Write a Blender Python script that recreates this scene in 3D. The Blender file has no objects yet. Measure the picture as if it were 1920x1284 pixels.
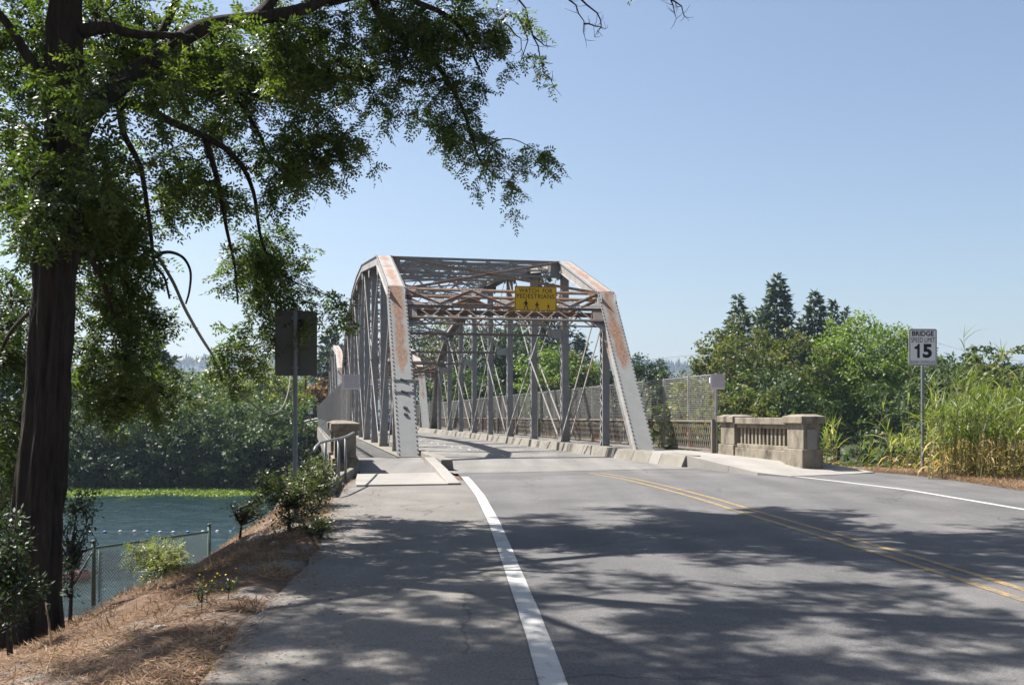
import bpy, math, random
import numpy as np
from mathutils import Vector, Matrix, kdtree, noise
random.seed(7); RNG = np.random.default_rng(7)
S = bpy.context.scene; COL = S.collection
# ------------------------------------------------------------------ camera, sky, sun
EYE, F, HZ = 1.44, 1867.0, 780.0          # eye height (m), focal length and horizon in pixels of the photograph
cd = bpy.data.cameras.new('camera'); cam = bpy.data.objects.new('camera', cd); COL.objects.link(cam)
cam.location = (0, 0, EYE); cam.rotation_euler = (math.radians(90), 0, 0)
cd.sensor_width = 36; cd.lens = 35.0; cd.shift_y = (HZ-642)/1920; cd.clip_end = 20000; cd.clip_start = .1
S.camera = cam
SUN = Vector((-.62, .28, 1)).normalized()
W = bpy.data.worlds.new('World'); S.world = W; W.use_nodes = True
wn = W.node_tree.nodes; wl = W.node_tree.links
sky = wn.new('ShaderNodeTexSky'); sky.sky_type = 'NISHITA'; sky.sun_disc = False
sky.sun_elevation = math.asin(SUN.z); sky.sun_rotation = math.atan2(SUN.x, SUN.y)
sky.altitude = 0; sky.air_density = 1.0; sky.dust_density = 2.2; sky.ozone_density = 1.5
wn['Background'].inputs[1].default_value = .06
wl.new(sky.outputs[0], wn['Background'].inputs[0])
sd = bpy.data.lights.new('sun', 'SUN'); so = bpy.data.objects.new('sun', sd); COL.objects.link(so)
sd.energy = 5.0; sd.angle = math.radians(.53); sd.color = (1, .955, .89)
so.rotation_euler = SUN.to_track_quat('Z', 'Y').to_euler(); so.location = (-30, 20, 60)
S.view_settings.view_transform = 'Standard'; S.view_settings.look = 'None'; S.view_settings.gamma = 1
S.view_settings.exposure = 1.4; S.view_settings.use_curve_mapping = False
try: S.cycles.transparent_max_bounces = 8; S.cycles.volume_bounces = 0; S.cycles.max_bounces = 5; S.cycles.diffuse_bounces = 2; S.cycles.glossy_bounces = 2; S.cycles.transmission_bounces = 2
except Exception: pass

# ------------------------------------------------------------------ coordinates
def zr(y):
    t = min(1, max(0, (y-5)/20)); t = t*t*(3-2*t); return -.16+.16*t
def P(px, py, Y):                      # point seen at a pixel of the photograph, at distance Y
    return Vector(((px-960)/F*Y, Y, EYE-(py-HZ)/F*Y))
def G(px, py, z=None):                 # point on the road surface
    Y = 15
    for _ in range(30): Y = (EYE-(zr(Y) if z is None else z))*F/(py-HZ)
    return ((px-960)/F*Y, Y)
Ux, Uy = -.2005, .9797                 # bridge axis
def B(w, t, z=0): return Vector((Uy*w+Ux*t, -Ux*w+Uy*t, z))
UV = Vector((Ux, Uy, 0)); VV = Vector((Uy, -Ux, 0)); ZV = Vector((0, 0, 1))
def interp(y, pts):                    # pts (X, Y) -> X at y, extrapolated
    pts = sorted(pts, key=lambda p: p[1])
    if y <= pts[0][1]: a, b = pts[0], pts[min(2, len(pts)-1)]
    elif y >= pts[-1][1]: a, b = pts[-2], pts[-1]
    else:
        for a, b in zip(pts, pts[1:]):
            if a[1] <= y <= b[1]: break
    return a[0]+(b[0]-a[0])*(y-a[1])/max(1e-6, b[1]-a[1])
def sst(a, b, x):
    t = min(1, max(0, (x-a)/(b-a))); return t*t*(3-2*t)

# ------------------------------------------------------------------ mesh helpers
class MB:
    def __init__(s): s.v = []; s.f = []; s.mi = []
    def add(s, vs, fs, m=0):
        n = len(s.v); s.v += [tuple(v) for v in vs]; s.f += [tuple(n+i for i in f) for f in fs]; s.mi += [m]*len(fs); return s
    def bar(s, p, q, w, h, up=ZV, m=0):             # box from p to q; w sideways, h along up
        p = Vector(p); q = Vector(q); d = (q-p).normalized(); up = Vector(up)
        r = d.cross(up)
        if r.length < 1e-4: r = d.cross(Vector((1, 0, 0)))
        r.normalize(); u = r.cross(d).normalized(); r *= w/2; u *= h/2
        vs = [p-r-u, p+r-u, p+r+u, p-r+u, q-r-u, q+r-u, q+r+u, q-r+u]
        return s.add(vs, [(0,3,2,1),(4,5,6,7),(0,1,5,4),(1,2,6,5),(2,3,7,6),(3,0,4,7)], m)
    def box(s, c, sx, sy, sz, ax=None, m=0):        # centre, sizes along ax (x dir), perpendicular, z
        ax = Vector(ax or (1,0,0)); c = Vector(c)
        return s.bar(c-ax*sx/2, c+ax*sx/2, sy, sz, ZV, m)
    def bbox(s, w0, w1, t0, t1, z0, z1, m=0):       # box in bridge coordinates
        return s.bar(B((w0+w1)/2, t0, (z0+z1)/2), B((w0+w1)/2, t1, (z0+z1)/2), w1-w0, z1-z0, ZV, m)
    def tube(s, pts, rad, n=8, cap=True, m=0):
        pts = [Vector(p) for p in pts]; N = len(pts)
        if not hasattr(rad, '__len__'): rad = [rad]*N
        base = len(s.v); ref = None
        for i, p in enumerate(pts):
            d = (pts[min(i+1, N-1)]-pts[max(i-1, 0)])
            d = d.normalized() if d.length > 1e-9 else Vector((0,0,1))
            if ref is None: ref = d.orthogonal().normalized()
            a = (ref-d*ref.dot(d)); a = a.normalized() if a.length > 1e-5 else d.orthogonal().normalized(); ref = a
            b = d.cross(a)
            for k in range(n):
                t = 2*math.pi*k/n; s.v.append(tuple(p+(a*math.cos(t)+b*math.sin(t))*rad[i]))
        for i in range(N-1):
            for k in range(n):
                k2 = (k+1) % n
                s.f.append((base+i*n+k, base+i*n+k2, base+(i+1)*n+k2, base+(i+1)*n+k)); s.mi.append(m)
        if cap:
            s.f.append(tuple(base+k for k in range(n))[::-1]); s.f.append(tuple(base+(N-1)*n+k for k in range(n))); s.mi += [m, m]
        return s
    def prism(s, poly, off, m=0):                   # polygon (3-D points) extruded by vector off
        n = len(poly); off = Vector(off); vs = [Vector(p) for p in poly]; vs += [v+off for v in vs]
        return s.add(vs, [tuple(range(n))[::-1], tuple(range(n, 2*n))]+[(i, (i+1) % n, n+(i+1) % n, n+i) for i in range(n)], m)
    def build(s, name, mats, parent=None, smooth=False, bevel=0, fix=True):
        me = bpy.data.meshes.new(name); me.from_pydata(s.v, [], s.f)
        for m in (mats if isinstance(mats, (list, tuple)) else [mats]): me.materials.append(m)
        if any(s.mi): me.polygons.foreach_set('material_index', s.mi)
        if smooth: me.polygons.foreach_set('use_smooth', [True]*len(s.f))
        me.update()
        if fix and len(s.f) < 60000:
            import bmesh
            bm = bmesh.new(); bm.from_mesh(me); bmesh.ops.recalc_face_normals(bm, faces=bm.faces); bm.to_mesh(me); bm.free()
        o = bpy.data.objects.new(name, me); COL.objects.link(o)
        if parent: o.parent = parent; o.matrix_parent_inverse = PINV(parent)
        if bevel:
            b = o.modifiers.new('bevel', 'BEVEL'); b.width = bevel; b.segments = 2; b.limit_method = 'ANGLE'
        return o
def PINV(parent):                       # parts are modelled in world coordinates under a translated Empty
    return Matrix() if parent.type == 'MESH' else Matrix.Translation(-Vector(parent.location))
def npmesh(name, V, Fq, mats, parent=None, mi=None, smooth=False):
    me = bpy.data.meshes.new(name); V = np.asarray(V, np.float32).reshape(-1, 3); Fq = np.asarray(Fq, np.int32)
    k = Fq.shape[1]; nf = len(Fq)
    me.vertices.add(len(V)); me.vertices.foreach_set('co', V.ravel())
    me.loops.add(nf*k); me.loops.foreach_set('vertex_index', Fq.ravel())
    me.polygons.add(nf); me.polygons.foreach_set('loop_start', np.arange(0, nf*k, k, dtype=np.int32))
    try: me.polygons.foreach_set('loop_total', np.full(nf, k, np.int32))
    except Exception: pass
    for m in (mats if isinstance(mats, (list, tuple)) else [mats]): me.materials.append(m)
    if mi is not None: me.polygons.foreach_set('material_index', np.asarray(mi, np.int32))
    me.polygons.foreach_set('use_smooth', np.full(nf, smooth, bool))
    me.update(calc_edges=True)
    o = bpy.data.objects.new(name, me); COL.objects.link(o)
    if parent: o.parent = parent; o.matrix_parent_inverse = PINV(parent)
    return o
def tag(o, label=None, cat=None, group=None, kind=None):
    if label: o['label'] = label
    if cat: o['category'] = cat
    if group: o['group'] = group
    if kind: o['kind'] = kind
    return o
def thing(name, loc, label, cat, group=None):
    o = bpy.data.objects.new(name, None); COL.objects.link(o); o.location = loc; o.empty_display_size = .3
    return tag(o, label, cat, group)
def copy_tree(o, parent=None):
    c = o.copy(); COL.objects.link(c)
    if parent: c.parent = parent
    for ch in list(o.children): copy_tree(ch, c)
    return c

# ------------------------------------------------------------------ materials
def nd(t, typ, **kw):
    n = t.nodes.new(typ)
    for k, v in kw.items():
        if k in n.inputs.keys(): n.inputs[k].default_value = v
        else: setattr(n, k, v)
    return n
K = .56; KL = .78
def mat(name, c1, c2=None, rough=.8, scale=6, bump=0, bscale=None, detail=6, c3=None, s3=1, t3=(.55, .65), metal=0, coord='Position', spec=.35, stretch=None):
    m = bpy.data.materials.new(name); m.use_nodes = True; t = m.node_tree; L = t.links
    b = t.nodes['Principled BSDF']; b.inputs['Roughness'].default_value = rough; b.inputs['Metallic'].default_value = metal
    b.inputs['Specular IOR Level'].default_value = spec
    c2 = c2 or tuple(x*.8 for x in c1)
    c1, c2, c3 = [None if c is None else tuple(x*K for x in c) for c in (c1, c2, c3)]
    g = t.nodes.new('ShaderNodeNewGeometry'); src = g.outputs['Position']
    if stretch:
        mp = t.nodes.new('ShaderNodeMapping'); mp.inputs['Scale'].default_value = stretch; L.new(src, mp.inputs[0]); src = mp.outputs[0]
    n = nd(t, 'ShaderNodeTexNoise', Scale=scale, Detail=detail, Roughness=.65); L.new(src, n.inputs['Vector'])
    r = t.nodes.new('ShaderNodeValToRGB'); r.color_ramp.elements[0].position = .3; r.color_ramp.elements[1].position = .7
    r.color_ramp.elements[0].color = (*c2, 1); r.color_ramp.elements[1].color = (*c1, 1); L.new(n.outputs[0], r.inputs[0])
    out = r.outputs[0]
    if c3:
        n3 = nd(t, 'ShaderNodeTexNoise', Scale=s3, Detail=8, Roughness=.7); L.new(src, n3.inputs['Vector'])
        r3 = t.nodes.new('ShaderNodeValToRGB'); r3.color_ramp.elements[0].position = t3[0]; r3.color_ramp.elements[1].position = t3[1]
        r3.color_ramp.elements[0].color = (0,0,0,1); L.new(n3.outputs[0], r3.inputs[0])
        mx = nd(t, 'ShaderNodeMix', data_type='RGBA'); L.new(r3.outputs[0], mx.inputs[0]); L.new(out, mx.inputs[6]); mx.inputs[7].default_value = (*c3, 1)
        out = mx.outputs[2]
    L.new(out, b.inputs['Base Color'])
    if bump:
        nb = nd(t, 'ShaderNodeTexNoise', Scale=bscale or scale*6, Detail=6, Roughness=.7); L.new(src, nb.inputs['Vector'])
        bp = nd(t, 'ShaderNodeBump', Strength=bump, Distance=.03); L.new(nb.outputs[0], bp.inputs['Height']); L.new(bp.outputs[0], b.inputs['Normal'])
    return m
def leafmat(name, cols, trans=.35, rough=.5, spec=.3, hue=None):
    m = bpy.data.materials.new(name); m.use_nodes = True; t = m.node_tree; L = t.links; t.nodes.remove(t.nodes['Principled BSDF'])
    out = t.nodes['Material Output']; g = t.nodes.new('ShaderNodeNewGeometry')
    r = t.nodes.new('ShaderNodeValToRGB'); r.color_ramp.elements.remove(r.color_ramp.elements[1])
    for i, c in enumerate(cols):
        e = r.color_ramp.elements[0] if i == 0 else r.color_ramp.elements.new(i/(len(cols)-1))
        e.position = i/(len(cols)-1); e.color = (*[x*KL for x in c], 1)
    n = nd(t, 'ShaderNodeTexNoise', Scale=.55, Detail=2); L.new(g.outputs['Position'], n.inputs['Vector'])
    a = nd(t, 'ShaderNodeMath', operation='MULTIPLY_ADD'); L.new(g.outputs['Random Per Island'], a.inputs[0]); a.inputs[1].default_value = .55; 
    s = nd(t, 'ShaderNodeMath', operation='MULTIPLY_ADD'); L.new(n.outputs[0], s.inputs[0]); s.inputs[1].default_value = 1.6; s.inputs[2].default_value = -.58
    L.new(s.outputs[0], a.inputs[2]); L.new(a.outputs[0], r.inputs[0])
    p = t.nodes.new('ShaderNodeBsdfPrincipled'); p.inputs['Roughness'].default_value = rough; p.inputs['Specular IOR Level'].default_value = spec
    L.new(r.outputs[0], p.inputs['Base Color'])
    tr = t.nodes.new('ShaderNodeBsdfTranslucent')
    mx = nd(t, 'ShaderNodeMix', data_type='RGBA', blend_type='MULTIPLY'); mx.inputs[0].default_value = 1
    L.new(r.outputs[0], mx.inputs[6]); mx.inputs[7].default_value = (1.5, 1.7, .7, 1); L.new(mx.outputs[2], tr.inputs[0])
    ms = t.nodes.new('ShaderNodeMixShader'); ms.inputs[0].default_value = trans
    L.new(p.outputs[0], ms.inputs[1]); L.new(tr.outputs[0], ms.inputs[2]); L.new(ms.outputs[0], out.inputs[0])
    return m

M = {}
M['asphalt'] = mat('asphalt', (.19,.183,.182), (.135,.131,.134), .9, .5, .35, 160, c3=(.235,.224,.215), s3=.35, t3=(.48,.7))
ASPH = 1
M['path'] = mat('path_asphalt', (.275,.254,.232), (.2,.187,.173), .92, .8, .35, 150, c3=(.31,.29,.268), s3=.5, t3=(.5,.75))
M['concrete_road'] = mat('worn_concrete_deck', (.29,.275,.255), (.23,.22,.205), .9, .7, .25, 60, c3=(.2,.195,.19), s3=.45, t3=(.5,.8))
M['concrete_pad'] = mat('pale_concrete', (.43,.405,.37), (.36,.34,.31), .9, 1.2, .2, 60, c3=(.34,.32,.29), s3=.9, t3=(.58,.8))
M['kerb'] = mat('kerb_concrete', (.37,.34,.29), (.26,.238,.2), .92, 2.5, .5, 40, c3=(.2,.18,.155), s3=1.6, t3=(.52,.7))
M['old_concrete'] = mat('old_concrete', (.46,.4,.31), (.27,.23,.18), .95, 3.5, .8, 30, c3=(.1,.085,.068), s3=1.4, t3=(.5,.66), stretch=(1,1,.55))
def weather(m, spk=.35, crack=.5, trk=.12):
    t = m.node_tree; L = t.links; b = t.nodes['Principled BSDF']; src = b.inputs['Base Color'].links[0].from_socket; g = t.nodes.new('ShaderNodeNewGeometry')
    def mul(a, val):
        mx = nd(t, 'ShaderNodeMix', data_type='RGBA', blend_type='MULTIPLY'); mx.inputs[0].default_value = 1; L.new(a, mx.inputs[6]); L.new(val, mx.inputs[7]); return mx.outputs[2]
    def rng_(v, a, b_, c, d):
        r = nd(t, 'ShaderNodeMapRange'); L.new(v, r.inputs[0]); r.inputs[1].default_value = a; r.inputs[2].default_value = b_; r.inputs[3].default_value = c; r.inputs[4].default_value = d; return r.outputs[0]
    n = nd(t, 'ShaderNodeTexNoise', Scale=55, Detail=3, Roughness=.8); L.new(g.outputs['Position'], n.inputs['Vector']); src = mul(src, rng_(n.outputs[0], .35, .65, 1-spk, 1+spk))
    mp = nd(t, 'ShaderNodeMapping'); mp.inputs['Scale'].default_value = (1.1,.07,1); mp.inputs['Rotation'].default_value = (0,0,.1); L.new(g.outputs['Position'], mp.inputs[0])
    n2 = nd(t, 'ShaderNodeTexNoise', Scale=1.3, Detail=4); L.new(mp.outputs[0], n2.inputs['Vector']); src = mul(src, rng_(n2.outputs[0], .35, .65, 1-trk, 1+trk))
    nw = nd(t, 'ShaderNodeTexNoise', Scale=1.5, Detail=6); L.new(g.outputs['Position'], nw.inputs['Vector'])
    mx = nd(t, 'ShaderNodeMix', data_type='RGBA'); mx.inputs[0].default_value = .35; L.new(g.outputs['Position'], mx.inputs[6]); L.new(nw.outputs[1], mx.inputs[7])
    v = nd(t, 'ShaderNodeTexVoronoi', feature='DISTANCE_TO_EDGE', Scale=.42); L.new(mx.outputs[2], v.inputs['Vector'])
    nm = nd(t, 'ShaderNodeTexNoise', Scale=.22, Detail=3); L.new(g.outputs['Position'], nm.inputs['Vector'])
    th = rng_(v.outputs['Distance'], 0, .006, 1-crack, 1); k = nd(t, 'ShaderNodeMath', operation='MAXIMUM'); L.new(th, k.inputs[0]); L.new(rng_(nm.outputs[0], .5, .56, 1, 0), k.inputs[1]); src = mul(src, k.outputs[0])
    L.new(src, b.inputs['Base Color']); return m
weather(M['asphalt']); weather(M['path'], .3, .45, .06); weather(M['concrete_road'], .2, .4, .15); weather(M['concrete_pad'], .2, .5, .08); weather(M['kerb'], .2, .4, .1)
M['white_paint'] = mat('white_line_paint', (.74,.73,.7), (.6,.59,.56), .7, 5, .2, 90, c3=(.3,.29,.28), s3=7, t3=(.55,.68))
M['yellow_paint'] = mat('yellow_line_paint', (.56,.36,.1), (.42,.28,.1), .75, 5, .2, 90, c3=(.22,.2,.18), s3=11, t3=(.44,.58))
M['galv'] = mat('galvanised_steel', (.36,.37,.38), (.28,.29,.3), .5, 20, metal=.35)
M['wire'] = mat('fence_wire', (.62,.6,.56), (.46,.44,.4), .6, 4, c3=(.25,.14,.08), s3=1.3, t3=(.55,.7), metal=.2)
M['rusty_rail'] = mat('rusty_lattice_rail', (.33,.29,.25), (.24,.2,.165), .8, 5, c3=(.28,.13,.07), s3=1.5, t3=(.52,.62))
M['green_metal'] = mat('green_painted_steel', (.1,.17,.13), (.06,.11,.085), .5, 12)
M['bark'] = mat('furrowed_bark', (.085,.062,.046), (.02,.016,.013), .95, 16, 1.0, 30, stretch=(1,1,.12), c3=(.13,.115,.095), s3=9, t3=(.6,.75))
M['bark_far'] = mat('grey_brown_bark', (.12,.095,.075), (.05,.04,.03), .95, 6, .5, 20, stretch=(1,1,.2))
M['twig'] = mat('twig_bark', (.075,.055,.045), (.035,.028,.022), .9, 9)
M['soil'] = mat('straw_covered_soil', (.3,.185,.12), (.12,.07,.045), .95, 3.5, 1.0, 30, c3=(.34,.31,.28), s3=1.3, t3=(.5,.6))
M['grassland'] = mat('green_bank_ground', (.07,.085,.035), (.04,.05,.022), .95, .6, .6, 8, c3=(.2,.13,.08), s3=.25, t3=(.56,.66))
M['dirt_bank'] = mat('bare_dirt', (.36,.22,.14), (.2,.12,.075), .95, .8, .8, 6)
M['sign_white'] = mat('white_sign_face', (1.3,1.3,1.3), (1.2,1.2,1.2), .5, 3)
M['sign_black'] = mat('black_sign_print', (.02,.02,.025), (.015,.015,.02), .5, 3)
M['sign_yellow'] = mat('yellow_sign_face', (1.05,.64,.018), (.9,.54,.015), .5, 2, c3=(.6,.39,.04), s3=1.5, t3=(.6,.75))
M['sign_back'] = mat('dull_aluminium_back', (.2,.19,.165), (.17,.16,.14), .65, 2)
M['faded'] = mat('faded_sign_print', (.6,.42,.42), (.52,.38,.42), .7, 9)
M['faded_white'] = mat('faded_sign_face', (1.0,.94,.93), (.88,.83,.83), .7, 4)
M['wood_pole'] = mat('brown_wood_pole', (.12,.065,.045), (.07,.04,.03), .9, 5, stretch=(1,1,.1))
M['rubber'] = mat('black_rubber', (.02,.02,.02), None, .8, 5)
M['glass'] = mat('dark_window_glass', (.03,.035,.04), None, .08, 3, spec=.8)
M['chrome'] = mat('wheel_metal', (.5,.5,.5), None, .3, 3, metal=.8)
M['lamp_red'] = mat('red_lamp_lens', (.4,.01,.01), None, .3, 3)
M['buoy_blue'] = mat('blue_float', (.1,.3,.6), (.08,.25,.5), .4, 3)
M['buoy_white'] = mat('white_float', (.7,.72,.75), None, .4, 3)
M['stucco'] = mat('pale_house_wall', (.5,.45,.4), (.42,.38,.34), .9, 2)
M['roof'] = mat('brown_roof', (.22,.16,.12), (.16,.12,.09), .9, 3)
M['straw'] = leafmat('dry_straw', [(.08,.045,.03),(.2,.115,.072),(.34,.22,.145),(.5,.39,.28)], .15, .8, .2)
M['leaf_locust'] = leafmat('locust_leaves', [(.036,.056,.016),(.062,.092,.024),(.098,.135,.032),(.16,.19,.05)], .42, .42, .4)
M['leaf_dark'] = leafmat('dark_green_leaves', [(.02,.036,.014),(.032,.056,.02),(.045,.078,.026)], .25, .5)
M['leaf_mid'] = leafmat('mid_green_leaves', [(.042,.066,.021),(.066,.1,.03),(.095,.135,.04)], .3, .5)
M['leaf_olive'] = leafmat('olive_green_leaves', [(.055,.072,.02),(.09,.112,.03),(.135,.15,.038),(.28,.23,.045)], .33, .5)
M['leaf_bright'] = leafmat('bright_green_leaves', [(.07,.115,.012),(.12,.185,.02),(.18,.25,.028),(.24,.31,.04)], .36, .5)
M['leaf_willow'] = leafmat('willow_green_leaves', [(.045,.075,.026),(.08,.12,.04),(.14,.185,.06)], .3, .5)
M['leaf_yellow'] = leafmat('yellow_green_leaves', [(.11,.14,.02),(.18,.21,.03),(.27,.27,.04)], .4, .5)
M['leaf_rust'] = leafmat('rusty_flowering_leaves', [(.08,.09,.03),(.2,.12,.05),(.34,.17,.08),(.4,.24,.13)], .3, .6)
M['needle'] = leafmat('conifer_needles', [(.05,.078,.045),(.085,.12,.068),(.125,.165,.088)], .12, .6)
M['reed_green'] = leafmat('green_reed_leaves', [(.07,.11,.028),(.12,.165,.04),(.2,.235,.06),(.38,.36,.15)], .4, .45, .4)
M['reed_dry'] = leafmat('dry_reed_leaves', [(.28,.17,.07),(.5,.35,.14),(.66,.5,.24)], .3, .6)
M['reed_stalk'] = mat('reed_stalks', (.34,.3,.14), (.22,.22,.08), .6, 3)
M['algae'] = leafmat('floating_weed', [(.14,.2,.03),(.2,.27,.045),(.27,.33,.07)], .2, .6)
M['flower'] = leafmat('yellow_flowers', [(.6,.5,.03),(.75,.6,.04)], .2, .6)
M['shrub_leaf'] = leafmat('shrub_leaves', [(.05,.065,.025),(.08,.1,.035),(.12,.14,.05),(.2,.14,.06)], .3, .45, .4)
M['shrub_pale'] = leafmat('pale_shrub_leaves', [(.11,.13,.05),(.18,.2,.08),(.28,.29,.13)], .35, .45, .4)
M['forest_far'] = mat('far_forest', (.035,.05,.03), (.022,.034,.022), .95, .05)
def paint(c): return mat('car_paint', c, c, .25, 3, spec=.6)

def steel(name, base, dark, rustlo, rusthi, zmask=None, lam=1.6, edge=False):
    m = mat(name, base, dark, .62, 3.0, .12, 50); t = m.node_tree; L = t.links; b = t.nodes['Principled BSDF']
    src = b.inputs['Base Color'].links[0].from_socket
    g = t.nodes.new('ShaderNodeNewGeometry'); mp = nd(t, 'ShaderNodeMapping'); mp.inputs['Scale'].default_value = (1.5,1.5,.4); L.new(g.outputs['Position'], mp.inputs[0])
    n = nd(t, 'ShaderNodeTexNoise', Scale=lam, Detail=7, Roughness=.72); L.new(mp.outputs[0], n.inputs['Vector'])
    fac = n.outputs[0]
    if zmask:
        sx = t.nodes.new('ShaderNodeSeparateXYZ'); L.new(g.outputs['Position'], sx.inputs[0])
        r = nd(t, 'ShaderNodeMapRange'); L.new(sx.outputs[2], r.inputs[0])
        r.inputs[1].default_value = zmask[0]; r.inputs[2].default_value = zmask[1]; r.inputs[3].default_value = -.35; r.inputs[4].default_value = .1
        a = nd(t, 'ShaderNodeMath', operation='ADD'); L.new(fac, a.inputs[0]); L.new(r.outputs[0], a.inputs[1]); fac = a.outputs[0]
    if edge:
        dt = nd(t, 'ShaderNodeVectorMath', operation='DOT_PRODUCT'); L.new(g.outputs['Position'], dt.inputs[0]); dt.inputs[1].default_value = (.9797,.2005,0)
        s1 = nd(t, 'ShaderNodeMath', operation='SUBTRACT'); L.new(dt.outputs['Value'], s1.inputs[0]); s1.inputs[1].default_value = 7.0
        s2 = nd(t, 'ShaderNodeMath', operation='ABSOLUTE'); L.new(s1.outputs[0], s2.inputs[0])
        s3_ = nd(t, 'ShaderNodeMath', operation='SUBTRACT'); L.new(s2.outputs[0], s3_.inputs[0]); s3_.inputs[1].default_value = 3.9
        s4 = nd(t, 'ShaderNodeMath', operation='ABSOLUTE'); L.new(s3_.outputs[0], s4.inputs[0])
        r2 = nd(t, 'ShaderNodeMapRange'); L.new(s4.outputs[0], r2.inputs[0]); r2.inputs[1].default_value = .05; r2.inputs[2].default_value = .3; r2.inputs[3].default_value = .06; r2.inputs[4].default_value = -.22
        a2 = nd(t, 'ShaderNodeMath', operation='ADD'); L.new(fac, a2.inputs[0]); L.new(r2.outputs[0], a2.inputs[1]); fac = a2.outputs[0]
    cr = t.nodes.new('ShaderNodeValToRGB'); cr.color_ramp.elements[0].position = rustlo; cr.color_ramp.elements[1].position = rusthi
    cr.color_ramp.elements[0].color = (0,0,0,1); cr.color_ramp.elements[1].color = (.8,.8,.8,1); L.new(fac, cr.inputs[0])
    n2 = nd(t, 'ShaderNodeTexNoise', Scale=9, Detail=5); L.new(mp.outputs[0], n2.inputs['Vector'])
    rc = t.nodes.new('ShaderNodeValToRGB'); rc.color_ramp.elements[0].color = (.12,.055,.03,1); rc.color_ramp.elements[1].color = (.31,.15,.07,1)
    rc.color_ramp.elements[0].position = .32; rc.color_ramp.elements[1].position = .62; L.new(n2.outputs[0], rc.inputs[0])
    mx = nd(t, 'ShaderNodeMix', data_type='RGBA'); L.new(cr.outputs[0], mx.inputs[0]); L.new(src, mx.inputs[6]); L.new(rc.outputs[0], mx.inputs[7])
    L.new(mx.outputs[2], b.inputs['Base Color']); return m
M['steel'] = steel('grey_bridge_paint', (.43,.42,.41), (.31,.305,.3), .56, .74)
M['steel_light'] = steel('pale_bridge_paint', (.58,.56,.54), (.39,.385,.375), .5, .68)
M['steel_post'] = steel('end_post_paint', (.5,.5,.475), (.42,.42,.4), .45, .62, (2.3, 3.6), .8, True)
M['chord_rust'] = steel('rusted_cover_plate', (.5,.475,.45), (.42,.4,.38), .4, .58, None, .8, True)
M['steel_rust'] = steel('rust_streaked_plate', (.47,.44,.41), (.38,.36,.34), .33, .58, None, 1.0)
M['steel_brown'] = steel('rust_brown_bar', (.3,.27,.25), (.2,.17,.155), .46, .68, None, 3)
M['rivet'] = mat('dark_rivet_heads', (.1,.095,.09), (.07,.065,.06), .6, 5)

# water
m = bpy.data.materials.new('river_water'); m.use_nodes = True; t = m.node_tree; b = t.nodes['Principled BSDF']
b.inputs['Base Color'].default_value = (.008,.022,.023,1); b.inputs['Roughness'].default_value = .1; b.inputs['IOR'].default_value = 1.33
g = t.nodes.new('ShaderNodeNewGeometry'); mp = nd(t, 'ShaderNodeMapping'); mp.inputs['Scale'].default_value = (1,.6,1); t.links.new(g.outputs['Position'], mp.inputs[0])
n1 = nd(t, 'ShaderNodeTexNoise', Scale=1.1, Detail=7, Roughness=.68); n2 = nd(t, 'ShaderNodeTexNoise', Scale=.25, Detail=2)
t.links.new(mp.outputs[0], n1.inputs['Vector']); t.links.new(mp.outputs[0], n2.inputs['Vector'])
a = nd(t, 'ShaderNodeMath', operation='MULTIPLY'); t.links.new(n1.outputs[0], a.inputs[0]); t.links.new(n2.outputs[0], a.inputs[1])
bp = nd(t, 'ShaderNodeBump', Strength=.8, Distance=.6); t.links.new(a.outputs[0], bp.inputs['Height']); t.links.new(bp.outputs[0], b.inputs['Normal'])
M['water'] = m

# ------------------------------------------------------------------ plan curves
WATER = -7.5
EL = [G(*p) for p in [(365,1290),(400,1245),(456,1172),(518,1118),(573,1062),(600,1020),(611,985),(613,955),(624,936),(643,915),(660,898)]]
EL.append((B(.95, 30).x, B(.95, 30).y)); EL.append((B(.95, 40).x, B(.95, 40).y))
ER = [G(*p) for p in [(1920,919),(1800,901),(1700,889),(1600,882)]]+[(B(12.2,27).x, B(12.2,27).y), (B(12.2,35).x, B(12.2,35).y)]
ER = [(ER[0][0]+.6, 5), (ER[0][0]+.2, 12)]+ER
def eL(y): return interp(y, EL)
def eR(y): return interp(y, ER)
PROF = [(-1,-.0),(0,0),(.4,-.06),(1,-.33),(2,-1.0),(3,-1.9),(3.6,-2.3),(6,-2.45),(7,-3.1),(12,-8.2),(16,-9.5),(400,-10)]
def H(x, y):
    z = zr(y); l = eL(min(max(y, 4), 40)); r = eR(min(max(y, 5), 34))
    nz = noise.noise(Vector((x*.9, y*.9, 0)))*.5+noise.noise(Vector((x*2.6, y*2.6, 3)))*.22
    if x < l:
        s = l-x; k = .5+.5*sst(11, 17, y); d = -10
        for a, b_ in zip(PROF, PROF[1:]):
            if a[0] <= s <= b_[0]: d = a[1]+(b_[1]-a[1])*(s-a[0])/(b_[0]-a[0]); break
        h = z+d*(k if s < 6 else k+(1-k)*sst(6, 12, s))+nz*min(1, s/1.2)*.3+.05*sst(0, .3, s)
    elif x > r:
        s = x-r; h = z+.02+.06*nz*min(1, s)-.9*sst(2, 10, s)-3*sst(10, 30, s)*sst(10, 25, y)
    else: h = z-.06
    if x < l: h -= 6*sst(20.3, 24.5, y+(l-x)*.25)*sst(1.6, 4.2, l-x)*(1-sst(6, 12, l-x))
    # river valley ahead
    v = sst(29.5, 42, y-(.0 if x < 5 else -.0)) if (x < B(12.6, y).x) else sst(34, 60, y)
    floor = -10 if x < 25 else -10+5.5*sst(25, 60, x)
    h = h*(1-v)+floor*v
    f = sst(119, 150, y+nz*3-.0*x)
    if x > 20: f = max(f, sst(85, 150, y))
    far = -.4+nz*.2
    return h*(1-f)+far*f if y > 80 else h
def lines(segs):
    o = []
    for a, b_, st in segs: o += list(np.arange(a, b_, st))
    return o+[segs[-1][1]]
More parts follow.
